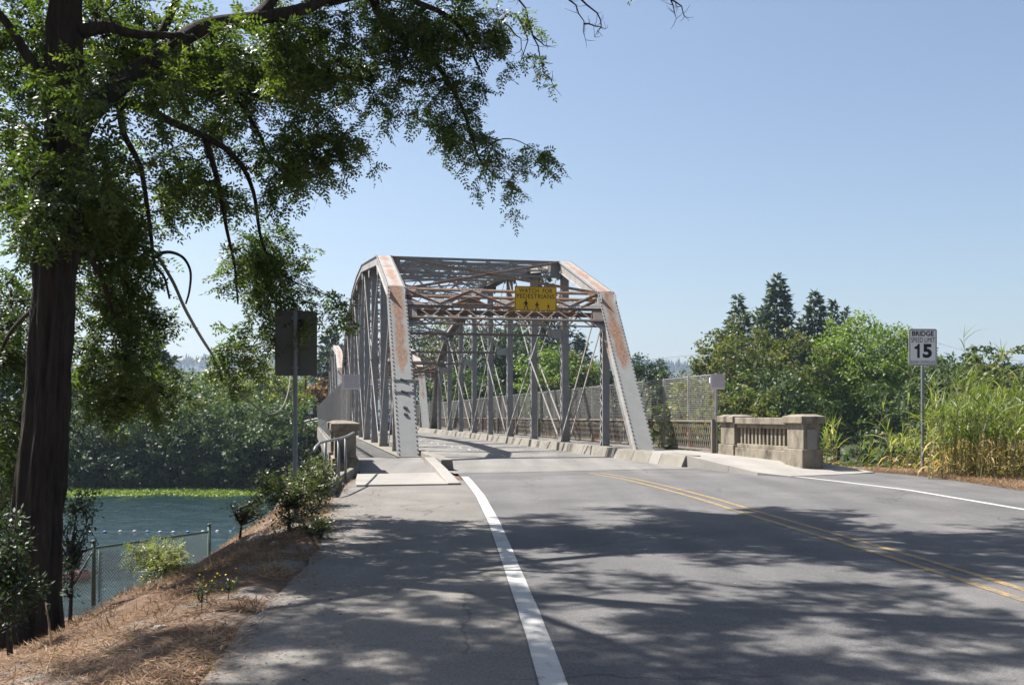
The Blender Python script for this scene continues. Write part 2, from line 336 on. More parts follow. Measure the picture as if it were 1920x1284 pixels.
gx = lines([(-3200,-400,200),(-400,-100,25),(-100,-24,4),(-24,-12,.8),(-12,-.5,.13),(-.5,8,1.2),(8,16,.3),(16,40,2),(40,120,6),(120,400,25),(400,3200,200)])
gy = lines([(-60,-6,6),(-6,4,1),(4,21,.13),(21,34,.28),(34,60,1.5),(60,110,5),(110,160,1.6),(160,260,8),(260,3000,200)])
V = [(x, y, H(x, y)) for y in gy for x in gx]; nx = len(gx)
idx = np.arange(len(gy)*nx).reshape(len(gy), nx)
Fq = np.stack([idx[:-1,:-1], idx[:-1,1:], idx[1:,1:], idx[1:,:-1]], -1).reshape(-1, 4)
cy = np.array([(gy[j]+gy[j+1])/2 for j in range(len(gy)-1) for i in range(nx-1)]); cx = np.array([(gx[i]+gx[i+1])/2 for j in range(len(gy)-1) for i in range(nx-1)])
mi = np.where(cy > 34, 1, 0)
for k in range(len(mi)):
    if mi[k] == 1 and -33 < cx[k] < B(0, cy[k]).x+1 and 120 < cy[k] < 152: mi[k] = 2
tag(npmesh('ground', V, Fq, [M['soil'], M['grassland'], M['dirt_bank']], mi=mi, smooth=True), kind='structure')
wx = lines([(-3000,-200,400),(-200,-75,25),(-75,-5,.45),(-5,60,8),(60,400,60),(400,3000,400)]); wy = lines([(-60,40,20),(40,112,.42),(112,130,3),(130,400,60)])
def wz(x, y):
    k = 1 if -75 < x < -5 and 40 < y < 112 else 0
    return WATER+1.8*k*(.05*noise.noise(Vector((x*.35, y*.75, 0)))+.035*noise.noise(Vector((x*.8+y*.2, y*1.5, 7)))+.02*noise.noise(Vector((x*.05, y*.12, 3))))
Vw = [(x, y, wz(x, y)) for y in wy for x in wx]; nxw = len(wx); iw = np.arange(len(wy)*nxw).reshape(len(wy), nxw)
tag(npmesh('river_water', Vw, np.stack([iw[:-1,:-1], iw[:-1,1:], iw[1:,1:], iw[1:,:-1]], -1).reshape(-1, 4), M['water'], smooth=True), kind='structure')

# ------------------------------------------------------------------ roads and paint
def strip(name, ys, lf, rf, zf, m, kind='structure', nx=1):
    mb = MB()
    for y in ys:
        a, b_ = lf(y), rf(y)
        for i in range(nx+1): x = a+(b_-a)*i/nx; mb.v.append((x, y, zf(y)))
    for j in range(len(ys)-1):
        for i in range(nx): k = j*(nx+1)+i; mb.f.append((k, k+1, k+nx+2, k+nx+1)); mb.mi.append(0)
    o = mb.build(name, m, fix=False)
    return tag(o, kind=kind)
WL = [G(*p) for p in [(868,890),(880,903),(901,930),(927,980),(947,1030),(968,1085),(993,1150),(1014,1210),(1038,1284)]]
CL = [G(*p) for p in [(1100,884),(1180,898),(1240,912),(1330,936),(1420,964),(1560,1005),(1700,1046),(1810,1080),(1920,1115)]]
RL = [G(*p) for p in [(1325,879),(1420,887),(1500,894),(1700,918),(1920,955)]]
wl_ = lambda y: interp(y, WL); cl_ = lambda y: interp(y, CL); rl_ = lambda y: interp(y, RL)
ysr = list(np.arange(-40, 4, 4))+list(np.arange(4, 28.4, .25))
jit = lambda y: .05*noise.noise(Vector((y*1.4, 0, 0)))+.03*noise.noise(Vector((y*5, 0, 5)))
def rR(y):   # right boundary of the asphalt
    e = eR(y); k = (y-.2005*10.5)/.9797
    return min(e+jit(y), B(10.6, k).x if y > 27.9 else 99)
strip('road', ysr, lambda y: wl_(y)-.1, rR, lambda y: zr(y), M['asphalt'], nx=4)
strip('footpath', [y for y in ysr if y < 22.6], lambda y: eL(y)+jit(y), lambda y: wl_(y)-.1, lambda y: zr(y), M['path'], nx=2)
def line(name, f, off, w, y0, y1, m, z=.004, dz=.0):
    ys = np.arange(y0, y1, .3)
    def wob(y): return .006*noise.noise(Vector((y*7, off, 0)))
    return strip(name, ys, lambda y: f(y)+off-w/2+wob(y), lambda y: f(y)+off+w/2+wob(y+50), lambda y: zr(y)+z, m)
line('white_edge_line', wl_, 0, .17, -30, 24.0, M['white_paint'])
line('yellow_centre_line', cl_, -.15, .1, -30, 25.2, M['yellow_paint'])
line('yellow_centre_line', cl_, .15, .1, -30, 25.2, M['yellow_paint'])
line('white_edge_line', rl_, 0, .13, -30, 26.6, M['white_paint'])

# concrete deck of the bridge and its walkway
mb = MB(); a = G(852,888); b_ = G(1310,878)
mb.add([(a[0],a[1],.006),(b_[0],b_[1],.006),(*B(10.4,31).xy,.006),(*B(3.5,31).xy,.006)], [(0,1,2,3)])
mb.add([B(3.5,31,.006),B(10.4,31,.006),B(10.4,158,.006),B(3.5,158,.006)], [(0,1,2,3)])
tag(mb.build('bridge_road', M['concrete_road'], fix=False), kind='structure')
mb = MB(); mb.bbox(1.1,12.62,31.2,158,-.55,-.004); mb.bbox(1.1,1.3,31,158,-1.25,-.56); mb.bbox(12.4,12.6,31,158,-1.25,-.56)
for k in range(0, 124, 6): mb.bbox(1.5,12.3,33+k,33.4+k,-1.3,-.56)
tag(mb.build('bridge_deck_slab', M['kerb']), kind='structure')
mb = MB(); mb.bbox(.4,13,22.5,31,-6,-.35); mb.bbox(.9,12.9,30.2,31.2,-9,-.7)
tag(mb.build('bridge_abutment', M['old_concrete']), kind='structure')
mb = MB(); mb.bbox(.5,13,150,158,-6,-.7)
tag(mb.build('bridge_abutment', M['old_concrete']), kind='structure')
for tt in (91.0,):
    mb = MB(); mb.bbox(1.6,12.4,tt-1.2,tt+1.2,-11,-1.35); mb.bbox(1.2,12.8,tt-1.5,tt+1.5,-2.2,-1.34)
    tag(mb.build('bridge_pier', M['old_concrete'], bevel=.05), kind='structure')
mb = MB()   # walkway outside the left truss, dropping onto the path
zw = lambda t: .0+.15*sst(20.5, 29, t)
ts = list(np.arange(20.8, 31, .6))+[31, 158]
def wk(name, w0, w1, t0, t1, m, dz=0):
    mb = MB(); q = [t for t in ts if t0 < t < t1]; q = [t0]+q+[t1]
    for t_ in q:
        wa, wb = (w0(t_) if callable(w0) else w0), (w1(t_) if callable(w1) else w1)
        mb.v += [tuple(B(wa,t_,zw(t_)+dz)), tuple(B(wb,t_,zw(t_)+dz)), tuple(B(wa,t_,-.4)), tuple(B(wb,t_,-.4))]
    for i in range(len(q)-1):
        k = i*4; mb.f += [(k,k+1,k+5,k+4),(k+2,k,k+4,k+6),(k+1,k+3,k+7,k+5)]; mb.mi += [0]*3
    mb.f += [(0,2,3,1)]; mb.mi += [0]
    return tag(mb.build(name, m), kind='structure')
wk('walkway', lambda t: .98+.25*sst(20.8,26,t), lambda t: 3.02+.1*sst(20.8,27,t), 20.9, 24.1, M['concrete_pad'], .012)
wk('walkway', 1.23, lambda t: 3.1+.3*sst(26,31,t), 24.115, 31.0, M['concrete_road'], .01)
wk('walkway', 1.2, 2.72, 31.01, 158, M['concrete_road'], .012)
wk('walkway_border', 2.725, 3.46, 31.01, 158, M['kerb'], .035)

def kerb_poly(name, pts, w=.3, sl=.1, m=None):      # pts: list of (w_road_side, t, z_top); block goes to smaller w when w<0 side
    mb = MB()
    for (wr, t_, zt) in pts:
        mb.v += [tuple(B(wr+sl, t_, -.05)), tuple(B(wr, t_, zt)), tuple(B(wr-w, t_, zt)), tuple(B(wr-w, t_, -.05))]
    for i in range(len(pts)-1):
        k = i*4; mb.f += [(k,k+1,k+5,k+4),(k+1,k+2,k+6,k+5),(k+2,k+3,k+7,k+6),(k+3,k,k+4,k+7)]; mb.mi += [0]*4
    n = 4*(len(pts)-1); mb.f += [(0,3,2,1),(n,n+1,n+2,n+3)]; mb.mi += [0,0]
    return tag(mb.build(name, m or M['kerb'], bevel=.018), kind='structure')
kerb_poly('kerb', [(3.72,26.0,.3),(3.74,31,.33)], .3, .05)
for k in range(21): kerb_poly('kerb', [(3.74,31.02+6*k,.33),(3.74,36.98+6*k,.33)], .24, .05)
kerb_poly('kerb', [(3.16,20.9,.03),(3.3,24,.17),(3.42,27.4,.31)], .27, .05, M['concrete_pad'])
def rkerb(pts, m=None):
    return kerb_poly('kerb', pts, m=m, w=-.45, sl=-.16)
for k in range(20): rkerb([(10.42,31.0+6*k,.33),(10.42,36.96+6*k,.33)])
rkerb([(10.42,26.5,.33),(10.42,28.4,.33)]); rkerb([(10.42,28.42,.33),(10.42,29.3,.34)], M['concrete_pad']); rkerb([(10.42,29.32,.33),(10.42,30.98,.33)])
# right corner pad with ramped kerb
pad = [(10.45,26.48,.325),(10.45,31.1,.32),(13.1,31.1,.3),(13.1,23.3,.28)]
c1 = G(1420,887,.05); c2 = G(1482,892,.02); c3 = G(1600,887,.02); c4 = G(1640,883,.05); c5 = G(1560,868,.2)
mb = MB()
top = [B(10.45,26.48,.325), B(10.45,31.1,.325), B(13.1,31.1,.3), B(13.25,24.3,.22), Vector((*c4,.03)), Vector((*c3,.012)), Vector((*c2,.012)), Vector((*c1,.07))]
cen = B(11.6, 25.6, .25)
n = len(top); vs = [cen]+top+[Vector((v.x, v.y, -.4)) for v in top]
mb.add(vs, [(0, 1+i, 1+(i+1) % n) for i in range(n)]+[(1+i, 1+n+i, 1+n+(i+1) % n, 1+(i+1) % n) for i in range(n)])
tag(mb.build('pavement', M['concrete_pad'], fix=False), kind='structure')
mb = MB(); mb.bbox(10.85,12.62,31.11,158,-.003,.3); tag(mb.build('pavement', M['concrete_road']), kind='structure')

# domed lane markers on the deck
for i in range(22):
    p = B(6.8+(i % 2)*.16-.02*i, 34.5+i*1.15, .006)
    mb = MB()
    for r_, z_ in ((.065,0),(.055,.014),(.03,.021)):
        for k in range(10): mb.v.append((p.x+r_*math.cos(k*.6283), p.y+r_*math.sin(k*.6283), p.z+z_))
    for j in range(2):
        for k in range(10): mb.f.append((j*10+k, j*10+(k+1) % 10, j*10+10+(k+1) % 10, j*10+10+k)); mb.mi.append(0)
    mb.f.append(tuple(range(20, 30))); mb.mi.append(0)
    tag(mb.build('lane_marker', M['white_paint'], smooth=True), 'small white domed marker in the dotted row along the bridge roadway', 'road marker', 'white dots down the bridge deck')

# ------------------------------------------------------------------ truss spans
WLT, WRT = 3.1, 10.9
HGT = [6.12, 8.14, 8.85, 9.55, 9.72, 9.55, 8.85, 8.14, 6.12]
def lacing(mb, p, q, half, off, bw, step, th=.012, double=False):
    # zigzag flat bars between the two edges p+-half, in the plane spanned by (q-p) and half
    p = Vector(p); q = Vector(q); L = (q-p).length; n = max(2, int(round(L/step))); nrm = (q-p).cross(half).normalized()
    for i in range(n):
        a = p.lerp(q, i/n); b = p.lerp(q, (i+1)/n); s = 1 if i % 2 == 0 else -1
        mb.bar(a+half*s+off, b-half*s+off, bw, th, nrm)
        if double: mb.bar(a-half*s+off+nrm*.013, b+half*s+off+nrm*.013, bw, th, nrm)
def rivets(mb, p, q, n, r, nrm):
    p = Vector(p); q = Vector(q); nrm = Vector(nrm).normalized(); a = (q-p).normalized(); b = nrm.cross(a)
    for i in range(n):
        c = p.lerp(q, (i+.5)/n)
        vs = [c+(a*math.cos(k*math.pi/3)+b*math.sin(k*math.pi/3))*r for k in range(6)]+[c+nrm*r*.8+(a*math.cos(k*math.pi/3)+b*math.sin(k*math.pi/3))*r*.55 for k in range(6)]
        mb.add(vs, [(k, (k+1) % 6, 6+(k+1) % 6, 6+k) for k in range(6)]+[tuple(range(6, 12))])
def member(name, p, q, root, side, top_m, riv=True, width=.62, depth=.36, rst=.2):
    # built-up chord / end post: cover plate on top, two side channels, batten lacing below
    p = Vector(p); q = Vector(q); d = (q-p).normalized(); nrm = VV.cross(d); nrm = nrm if nrm.z > 0 or (abs(nrm.z) < .2 and nrm.y < 0) else -nrm
    if name == 'end_post' and nrm.z < 0: nrm = -nrm
    mb = MB()
    for s in (-1, 1):
        o = VV*s*(width/2-.07)
        mb.bar(p+o-nrm*depth/2, q+o-nrm*depth/2, .03, depth-.03, nrm)
        mb.bar(p+o+VV*s*.025-nrm*depth, q+o+VV*s*.025-nrm*depth, .1, .02, nrm)
    part = mb.build(name, M['steel_light'], root)
    c = MB(); c.bar(p-nrm*.0, q-nrm*.0, width, .022, nrm); c.build('cover_plate', top_m, part)
    l = MB(); lacing(l, p-nrm*(depth+.015), q-nrm*(depth+.015), VV*(width/2-.07), Vector(), .06, .42); tag(l.build('lacing', M['steel'], part), kind='stuff')
    if riv:
        r = MB(); n = int((q-p).length/rst)
        for s in (-1, 1): rivets(r, p+VV*s*(width/2-.035)+nrm*.011, q+VV*s*(width/2-.035)+nrm*.011, n, .027, nrm)
        tag(r.build('rivets', M['rivet'], part), kind='stuff')
    return part, nrm
def lattice_strut(name, p, q, root, depth, width, m, step=.45, up=ZV, bw=.05):
    # deep box strut: four angles and zigzag lacing on both faces
    p = Vector(p); q = Vector(q); up = Vector(up).normalized(); d = (q-p).normalized(); sd_ = d.cross(up).normalized()
    mb = MB()
    for a in (-1, 1):
        for b in (-1, 1):
            o = up*a*depth/2+sd_*b*width/2
            mb.bar(p+o, q+o, .014, .065, up); mb.bar(p+o-sd_*b*.035+up*a*.03, q+o-sd_*b*.035+up*a*.03, .065, .014, up)
    for a in (0, 1):
        c = p.lerp(q, .02 if a == 0 else .98); mb.bar(c-d*.22, c+d*.22, width+.02, depth*.96, up)
    part = mb.build(name, m, root)
    l = MB()
    for b in (-1, 1): lacing(l, p, q, up*(depth/2-.03), sd_*b*(width/2-.012), bw, step)
    tag(l.build('lacing', m, part), kind='stuff'); return part
def truss(t_hip, root, full=True):
    T = lambda n: t_hip+6*n
    t0 = T(0)-4.8; t8 = T(8)+4.8; zb = {WLT: .14, WRT: .31}
    side_parts = []
    for w, s in ((WLT, -1), (WRT, 1)):
        z0 = zb[w]
        a, nr = member('end_post', B(w, t0, z0-.25), B(w, T(0)-.1, HGT[0]-.02), root, s, M['steel_post'], True, .66, .4, .17 if full else .3)
        member('end_post', B(w, t8, z0-.25), B(w, T(8)+.1, HGT[8]-.02), root, s, M['steel_post'], False, .66, .4)
        for n in range(8):
            member('top_chord', B(w, T(n)+(.06 if n == 0 else 0), HGT[n]), B(w, T(n+1), HGT[n+1]), root, s, M['chord_rust'], n < 2 and full, .64, .38, .22)
        mb = MB(); mb.bar(B(w, t0-.6, -.62), B(w, t8+.6, -.62), .4, .5); mb.build('bottom_chord', M['steel'], root)
        for n in range(9):                                   # vertical posts
            ww = .3 if 0 < n < 8 else .27; dd = .17
            zt = HGT[n]-.36; mb = MB()
            for k in (-1, 1):
                mb.bar(B(w, T(n)+k*dd, z0-.7), B(w, T(n)+k*dd, zt), .02, ww, VV)
                for e in (-1, 1): mb.bar(B(w+e*(ww/2-.008), T(n)+k*(dd-.035), z0-.7), B(w+e*(ww/2-.008), T(n)+k*(dd-.035), zt), .07, .014, VV)
            part = mb.build('vertical_post', M['steel'], root)
            l = MB()
            for e in (-1, 1): lacing(l, B(w+e*(ww/2+.004), T(n), z0+.05), B(w+e*(ww/2+.004), T(n), zt-.1), UV*(dd-.02), Vector(), .055, .3)
            tag(l.build('lacing', M['steel_light'], part), kind='stuff')
            if full and n in (0, 1, 2, 3):
                g = MB(); g.bar(B(w, T(n), z0-.02), B(w, T(n), z0+.03), .42, .46, VV); g.build('foot_plate', M['kerb'], part)
            # gusset under the chord
            gm = MB()
            for e in (-1, 1):
                o = VV*e*.27; zt2 = HGT[n]-.05
                gm.prism([B(w, T(n)-.5, zt2-.12)+o, B(w, T(n)+.5, zt2-.12)+o, B(w, T(n)+.5, zt2-.4)+o, B(w, T(n)+.22, zt2-.75)+o, B(w, T(n)-.22, zt2-.75)+o, B(w, T(n)-.5, zt2-.4)+o], VV*.015)
            gm.build('gusset_plate', M['steel'], root)
        # diagonals: pairs of slender bars
        def mid(n, f): return HGT[n]*f
        D = [(0, HGT[0]-.2, 1, z0), (1, HGT[1]-.2, 3, z0), (7, HGT[7]-.2, 5, z0), (8, HGT[8]-.2, 7, z0),
             (3, HGT[3]-.2, 5, z0), (5, HGT[5]-.2, 3, z0), (3, HGT[3]-.2, 2, (HGT[1]+z0)*.5), (5, HGT[5]-.2, 6, (HGT[7]+z0)*.5), (1, z0, 2, (HGT[1]+z0)*.5), (7, z0, 6, (HGT[7]+z0)*.5)]
        for (n1, za, n2, z2) in D:
            for e in (-1, 1):
                q = MB(); q.bar(B(w+e*.19, T(n1), za), B(w+e*.19, T(n2), z2), .028, .085, ZV); q.build('diagonal_bar', M['steel_light'], root)
    # portals at both ends, in the plane of the end posts
    for (tt, tb, near) in ((T(0), t0, True), (T(8), t8, False)):
        sl = (B(0, tb, .14)-B(0, tt, HGT[0])).normalized(); nr = Vector((-UV.x, -UV.y, 0)) if near else UV.copy()
        nr = (nr-sl*nr.dot(sl)).normalized()
        w0, w1 = WLT+.3, WRT-.3
        def Q(w, d, o=0): return B(w, tt, HGT[0]-.03)+sl*d+nr*o
        pt = MB()
        for o in (-.02, -.36):
            pt.bar(Q(w0, .06, o), Q(w1, .06, o), .11, .014, nr); pt.bar(Q(w0, .11, o), Q(w1, .11, o), .014, .1, nr)
            pt.bar(Q(w0, .86, o), Q(w1, .86, o), .11, .014, nr); pt.bar(Q(w0, .8, o), Q(w1, .8, o), .014, .1, nr)
        N = 6
        for o in (-.0, -.37):
            for i in range(N):
                a_, b2 = w0+(w1-w0)*i/N, w0+(w1-w0)*(i+1)/N
                d0, d1 = (.12, .82) if i % 2 == 0 else (.82, .12)
                pt.bar(Q(a_, d0, o), Q(b2, d1, o), .14, .016, nr); pt.bar(Q(a_, d0, o+.03), Q(b2, d1, o+.03), .014, .06, nr)
        pr = pt.build('portal_frame', M['steel_rust'], root)
        for i in range(N+1):
            c = w0+(w1-w0)*i/N; g = MB(); hw = .36; 
            if i % 2 == 0: poly = [(-hw-.12, .015), (hw+.12, .015), (hw+.02, .2), (.16, .34), (-.16, .34), (-hw-.02, .2)]
            else: poly = [(-hw-.12, .9), (hw+.12, .9), (hw+.02, .72), (.16, .58), (-.16, .58), (-hw-.02, .72)]
            poly = [(max(w0-.25, min(w1+.25, c+a_)), d_) for a_, d_ in poly]
            g.prism([Q(a_, d_, .012) for a_, d_ in poly], nr*.014); gp = g.build('gusset_plate', M['steel_rust'] if i % 2 == 0 else M['steel_light'], pr)
            if near and full:
                r = MB()
                yy = .06 if i % 2 == 0 else .86
                rivets(r, Q(max(w0, c-.5), yy, .027), Q(min(w1, c+.5), yy, .027), 8, .018, nr)
                if 0 < i < N:
                    y2 = .14 if i % 2 == 0 else .78; y3 = .38 if i % 2 == 0 else .55
                    rivets(r, Q(c-.42, y2, .027), Q(c-.12, y3, .027), 4, .016, nr); rivets(r, Q(c+.42, y2, .027), Q(c+.12, y3, .027), 4, .016, nr)
                tag(r.build('rivets', M['rivet'], pr), kind='stuff')
        lattice_strut('portal_strut', Q(w0, 1.2, -.2), Q(w1, 1.2, -.2), root, .5, .34, M['steel_brown'], .42, sl)
        for s, wv in ((1, w0), (-1, w1)):
            k = MB(); k.prism([Q(wv, .9, .012), Q(wv+s*.75, .9, .012), Q(wv, .6, .012)], nr*.014); k.build('knee_brace', M['steel_light'], root)
            k = MB(); k.prism([Q(wv, 1.42, -.18), Q(wv+s*.5, 1.42, -.18), Q(wv, 1.9, -.18)], nr*.014)
            k.build('knee_brace', M['steel_light'], root)
    # top struts and laterals
    for n in range(1, 8):
        lattice_strut('top_strut', B(WLT+.3, T(n), HGT[n]-.36), B(WRT-.3, T(n), HGT[n]-.36), root, .62, .3, M['steel'], .5)
        if n % 2 == 1:
            z_ = 4.92; mb = MB()
            for k in (-1, 1):
                mb.bar(B(WLT+.1, T(n)+k*.1, z_), B(WRT-.1, T(n)+k*.1, z_), .014, .1); mb.bar(B(WLT+.1, T(n)+k*.06, z_+.045), B(WRT-.1, T(n)+k*.06, z_+.045), .09, .014)
            bar = mb.build('sway_strut', M['steel_brown'], root)
            for s, wv in ((1, WLT), (-1, WRT)):
                k = MB(); k.prism([B(wv+s*.1, T(n)-.12, z_-.12), B(wv+s*.75, T(n)-.12, z_-.12), B(wv+s*.75, T(n)-.12, z_+.12), B(wv+s*.1, T(n)-.12, z_+.34)], UV*-.014)
                k.build('bracket_plate', M['steel_light'], root)
                pts = [B(wv+s*(.6+1.9*f), T(n)-.1, z_+.1+(HGT[n]-1.2-z_)*(1-(1-f)**1.7)*.55) for f in (0,.25,.5,.75,1)] if s == -1 or True else None
                k = MB()
                for a_, b2 in zip(pts, pts[1:]): k.bar(a_, b2, .016, .1)
                k.build('knee_brace', M['steel_light'], root)
            # X sway bracing up to the top strut
            k = MB(); c = (WLT+WRT)/2
            k.bar(B(WLT+.3, T(n)+.08, z_+.1), B(c+1.2, T(n)+.08, HGT[n]-.7), .014, .08); k.bar(B(WRT-.3, T(n)+.11, z_+.1), B(c-1.2, T(n)+.11, HGT[n]-.7), .014, .08)
            k.build('sway_brace', M['steel'], root)
    for n in range(8):
        a_, b2 = T(n)+.15, T(n+1)-.15; za, z2 = HGT[n]-.03, HGT[n+1]-.03
        for s in (0, 1):
            pw = (WLT+.28, WRT-.28) if s == 0 else (WRT-.28, WLT+.28)
            if n in (0, 7):
                k = MB(); dz = .022*s
                k.bar(B(pw[0], a_, za+dz), B(pw[1], b2, z2+dz), .12, .014); k.bar(B(pw[0], a_, za-.05+dz), B(pw[1], b2, z2-.05+dz), .014, .1)
                k.build('lateral_brace', M['steel_rust'], root)
            else:
                lattice_strut('lateral_brace', B(pw[0], a_, za-.2-.01*s), B(pw[1], b2, z2-.2-.01*s), root, .3, .16, M['steel'], .5, ZV, .035)
span = thing('truss_span', B(7, 31.1, 0), 'nearest steel truss span of the bridge, grey paint with rust, portal facing the camera', 'truss bridge', 'truss spans of the bridge')
truss(35.9, span)
span2 = thing('truss_span', B(7, 93.3, 0), 'farther steel truss span, seen through and beyond the near span', 'truss bridge', 'truss spans of the bridge')
truss(98.1, span2, False)
# hardware bolted on the left end post
def on_post(w, f, o): 
    a, b = B(w, 31.1, -.11), B(w, 35.8, HGT[0]-.02); d = (b-a).normalized(); n = VV.cross(d); n = n if n.z > 0 else -n
    return a.lerp(b, f)+n*o, d, n
st = thing('pipe_clamp', on_post(WLT, .38, .02)[0], 'pair of dark brackets clamped round the left end post halfway up', 'bracket')
for f in (.375, .44):
    c, d, n = on_post(WLT, f, .03); mb = MB(); mb.bar(c-VV*.34, c+VV*.34, .03, .02, n); mb.bar(c-VV*.1+d*.05, c+VV*.12-d*.05, .04, .05, n); mb.build('strap', M['rivet'], st)
mb = MB()
for f in (.255, .29):
    c, d, n = on_post(WLT, f, .03); mb.bar(c-VV*.06+d*.04, c+VV*.06-d*.02, .06, .05, n)
tag(mb.build('bolt_bracket', M['rivet']), 'two small dark bolts on the pale lower part of the left end post', 'bracket')

# ------------------------------------------------------------------ text
def text_mesh(s, w, h, bold=.0, sp=1.0):
    c = bpy.data.curves.new('t', 'FONT'); c.body = s; c.size = 1; c.offset = bold; c.space_character = sp; c.align_x = 'CENTER'; c.resolution_u = 3
    o = bpy.data.objects.new('t', c); COL.objects.link(o); bpy.context.view_layer.update()
    dg = bpy.context.evaluated_depsgraph_get(); me = bpy.data.meshes.new_from_object(o.evaluated_get(dg))
    vs = np.array([v.co[:] for v in me.vertices]); fs = [tuple(p.vertices) for p in me.polygons]
    bpy.data.objects.remove(o); bpy.data.curves.remove(c); bpy.data.meshes.remove(me)
    lo, hi = vs.min(0), vs.max(0); vs = (vs-(lo+hi)/2)/(hi-lo+1e-9); return vs[:, 0]*w, vs[:, 1]*h, fs
def write(mb, s, cx, cz, w, h, fr, bold=0, sp=1.0, d=.004):
    x, z, fs = text_mesh(s, w, h, bold, sp); mb.add([fr(cx+a, cz+b, d) for a, b in zip(x, z)], fs)
def roundrect(w, h, r, n=5):
    p = []
    for cx, cy_, a0 in ((w/2-r, h/2-r, 0), (-w/2+r, h/2-r, 90), (-w/2+r, -h/2+r, 180), (w/2-r, -h/2+r, 270)):
        for k in range(n+1): a = math.radians(a0+90*k/n); p.append((cx+r*math.cos(a), cy_+r*math.sin(a)))
    return p
def frame(c, right, up):
    right = Vector(right).normalized(); up = Vector(up).normalized(); nn = right.cross(up)*1.0; c = Vector(c)
    if nn.y > 0: nn = -nn
    return (lambda a, b, d=0: c+right*a+up*b+nn*d), nn
def border(mb, fr, w, h, r, th, d):
    A = roundrect(w, h, r); C = roundrect(w-2*th, h-2*th, max(.005, r-th)); n = len(A)
    mb.add([fr(a, b, d) for a, b in A]+[fr(a, b, d) for a, b in C], [(i, (i+1) % n, n+(i+1) % n, n+i) for i in range(n)])
def tubepost(p, q, r, name, m, parent, n=10): return MB().tube([p, q], r, n).build(name, m, parent, smooth=False)

# speed limit sign
sb = P(1730, 882, 24.5); ct = P(1730, 651, 24.45)
sg = thing('speed_limit_sign', sb, 'white speed limit 15 sign on a tall round post in front of the reeds', 'road sign')
tubepost(sb-ZV*.3, P(1730, 622, 24.5), .042, 'post', M['galv'], sg)
fr, nn = frame(ct+Vector((0, -.02, 0)), (1, .06, 0), ZV); w_, h_ = 54/F*24.5, 69/F*24.5
MB().prism([fr(a, b, 0) for a, b in roundrect(w_, h_, .05)], -nn*.006).build('sign_face', M['sign_white'], sg)
mb = MB(); border(mb, fr, w_-.03, h_-.03, .04, .016, .003)
write(mb, 'BRIDGE', 0, h_*.37, w_*.78, h_*.14, fr, .03); write(mb, 'SPEED LIMIT', 0, h_*.195, w_*.84, h_*.135, fr, .0)
write(mb, '5', w_*.155, -h_*.1, w_*.33, h_*.38, fr, .045)
q = [(-.3,.05),(-.3,.11),(-.22,.13),(-.175,.19),(-.115,.19),(-.115,-.19),(-.205,-.19),(-.205,.05)]
mb.add([fr(a*w_, b*h_-h_*.1, .004) for a, b in q], [(0,1,2,7),(2,3,4,7),(7,4,5,6)]); write(mb, 'RADAR CONTROLLED', 0, -h_*.4, w_*.86, h_*.08, fr, .0)
mb.build('lettering', M['sign_black'], sg, fix=False)
# sign seen from the back
sb = P(553, 962, 14.4)
sg = thing('road_sign', sb, 'blank dark back of a big rectangular sign on a round post by the left shrubs', 'road sign')
tubepost(sb-ZV*.5, P(554, 584, 14.4), .033, 'post', M['galv'], sg, 12)
fr, nn = frame(P(555, 643.5, 14.46), (1, .02, 0), ZV)
MB().prism([fr(a, b, 0) for a, b in roundrect(79/F*14.4, 122/F*14.4, .035)], -nn*.004).build('sign_panel', M['sign_back'], sg)
mb = MB()
for k in (-.36, .36): c = fr(0, k, .035); mb.bar(c-Vector((.05, 0, 0)), c+Vector((.05, 0, 0)), .07, .03)
mb.build('bolt', M['galv'], sg)
# yellow pedestrian sign on the portal
sl = (B(0, 31.1, .14)-B(0, 35.9, HGT[0])).normalized(); c = B(0, 35.9, HGT[0]-.03)+sl*.47
wS = 8.03; 
pc = P(1004.5, 560, 36.55); 
# slide the sign onto the portal plane
nr = Vector((-UV.x, -UV.y, 0)); nr = (nr-sl*nr.dot(sl)).normalized()
o0 = B(wS, 35.9, HGT[0]-.03)
ray = (pc-Vector((0, 0, EYE))).normalized(); tt = (o0+nr*.1-Vector((0, 0, EYE))).dot(nr)/ray.dot(nr); pc = Vector((0, 0, EYE))+ray*tt
sg = thing('pedestrian_sign', pc, 'yellow WATCH FOR PEDESTRIANS sign fixed to the portal bracing', 'road sign')
pc = pc+(Vector((0,0,EYE))-pc)*.012; nr = -UV; fr = (lambda a, b, d=0: pc+VV*a+ZV*b+nr*d)
w_ = 80.5/F*pc.y; h_ = w_*.575
MB().prism([fr(a, b, 0) for a, b in roundrect(w_, h_, .03)], -nr*.006).build('sign_face', M['sign_yellow'], sg)
mb = MB(); border(mb, fr, w_-.02, h_-.02, .03, .02, .003)
write(mb, 'WATCH  FOR', 0, h_*.325, w_*.8, h_*.175, fr, .01, 1.05); write(mb, 'PEDESTRIANS', 0, h_*.1, w_*.9, h_*.185, fr, .006, 1.05)
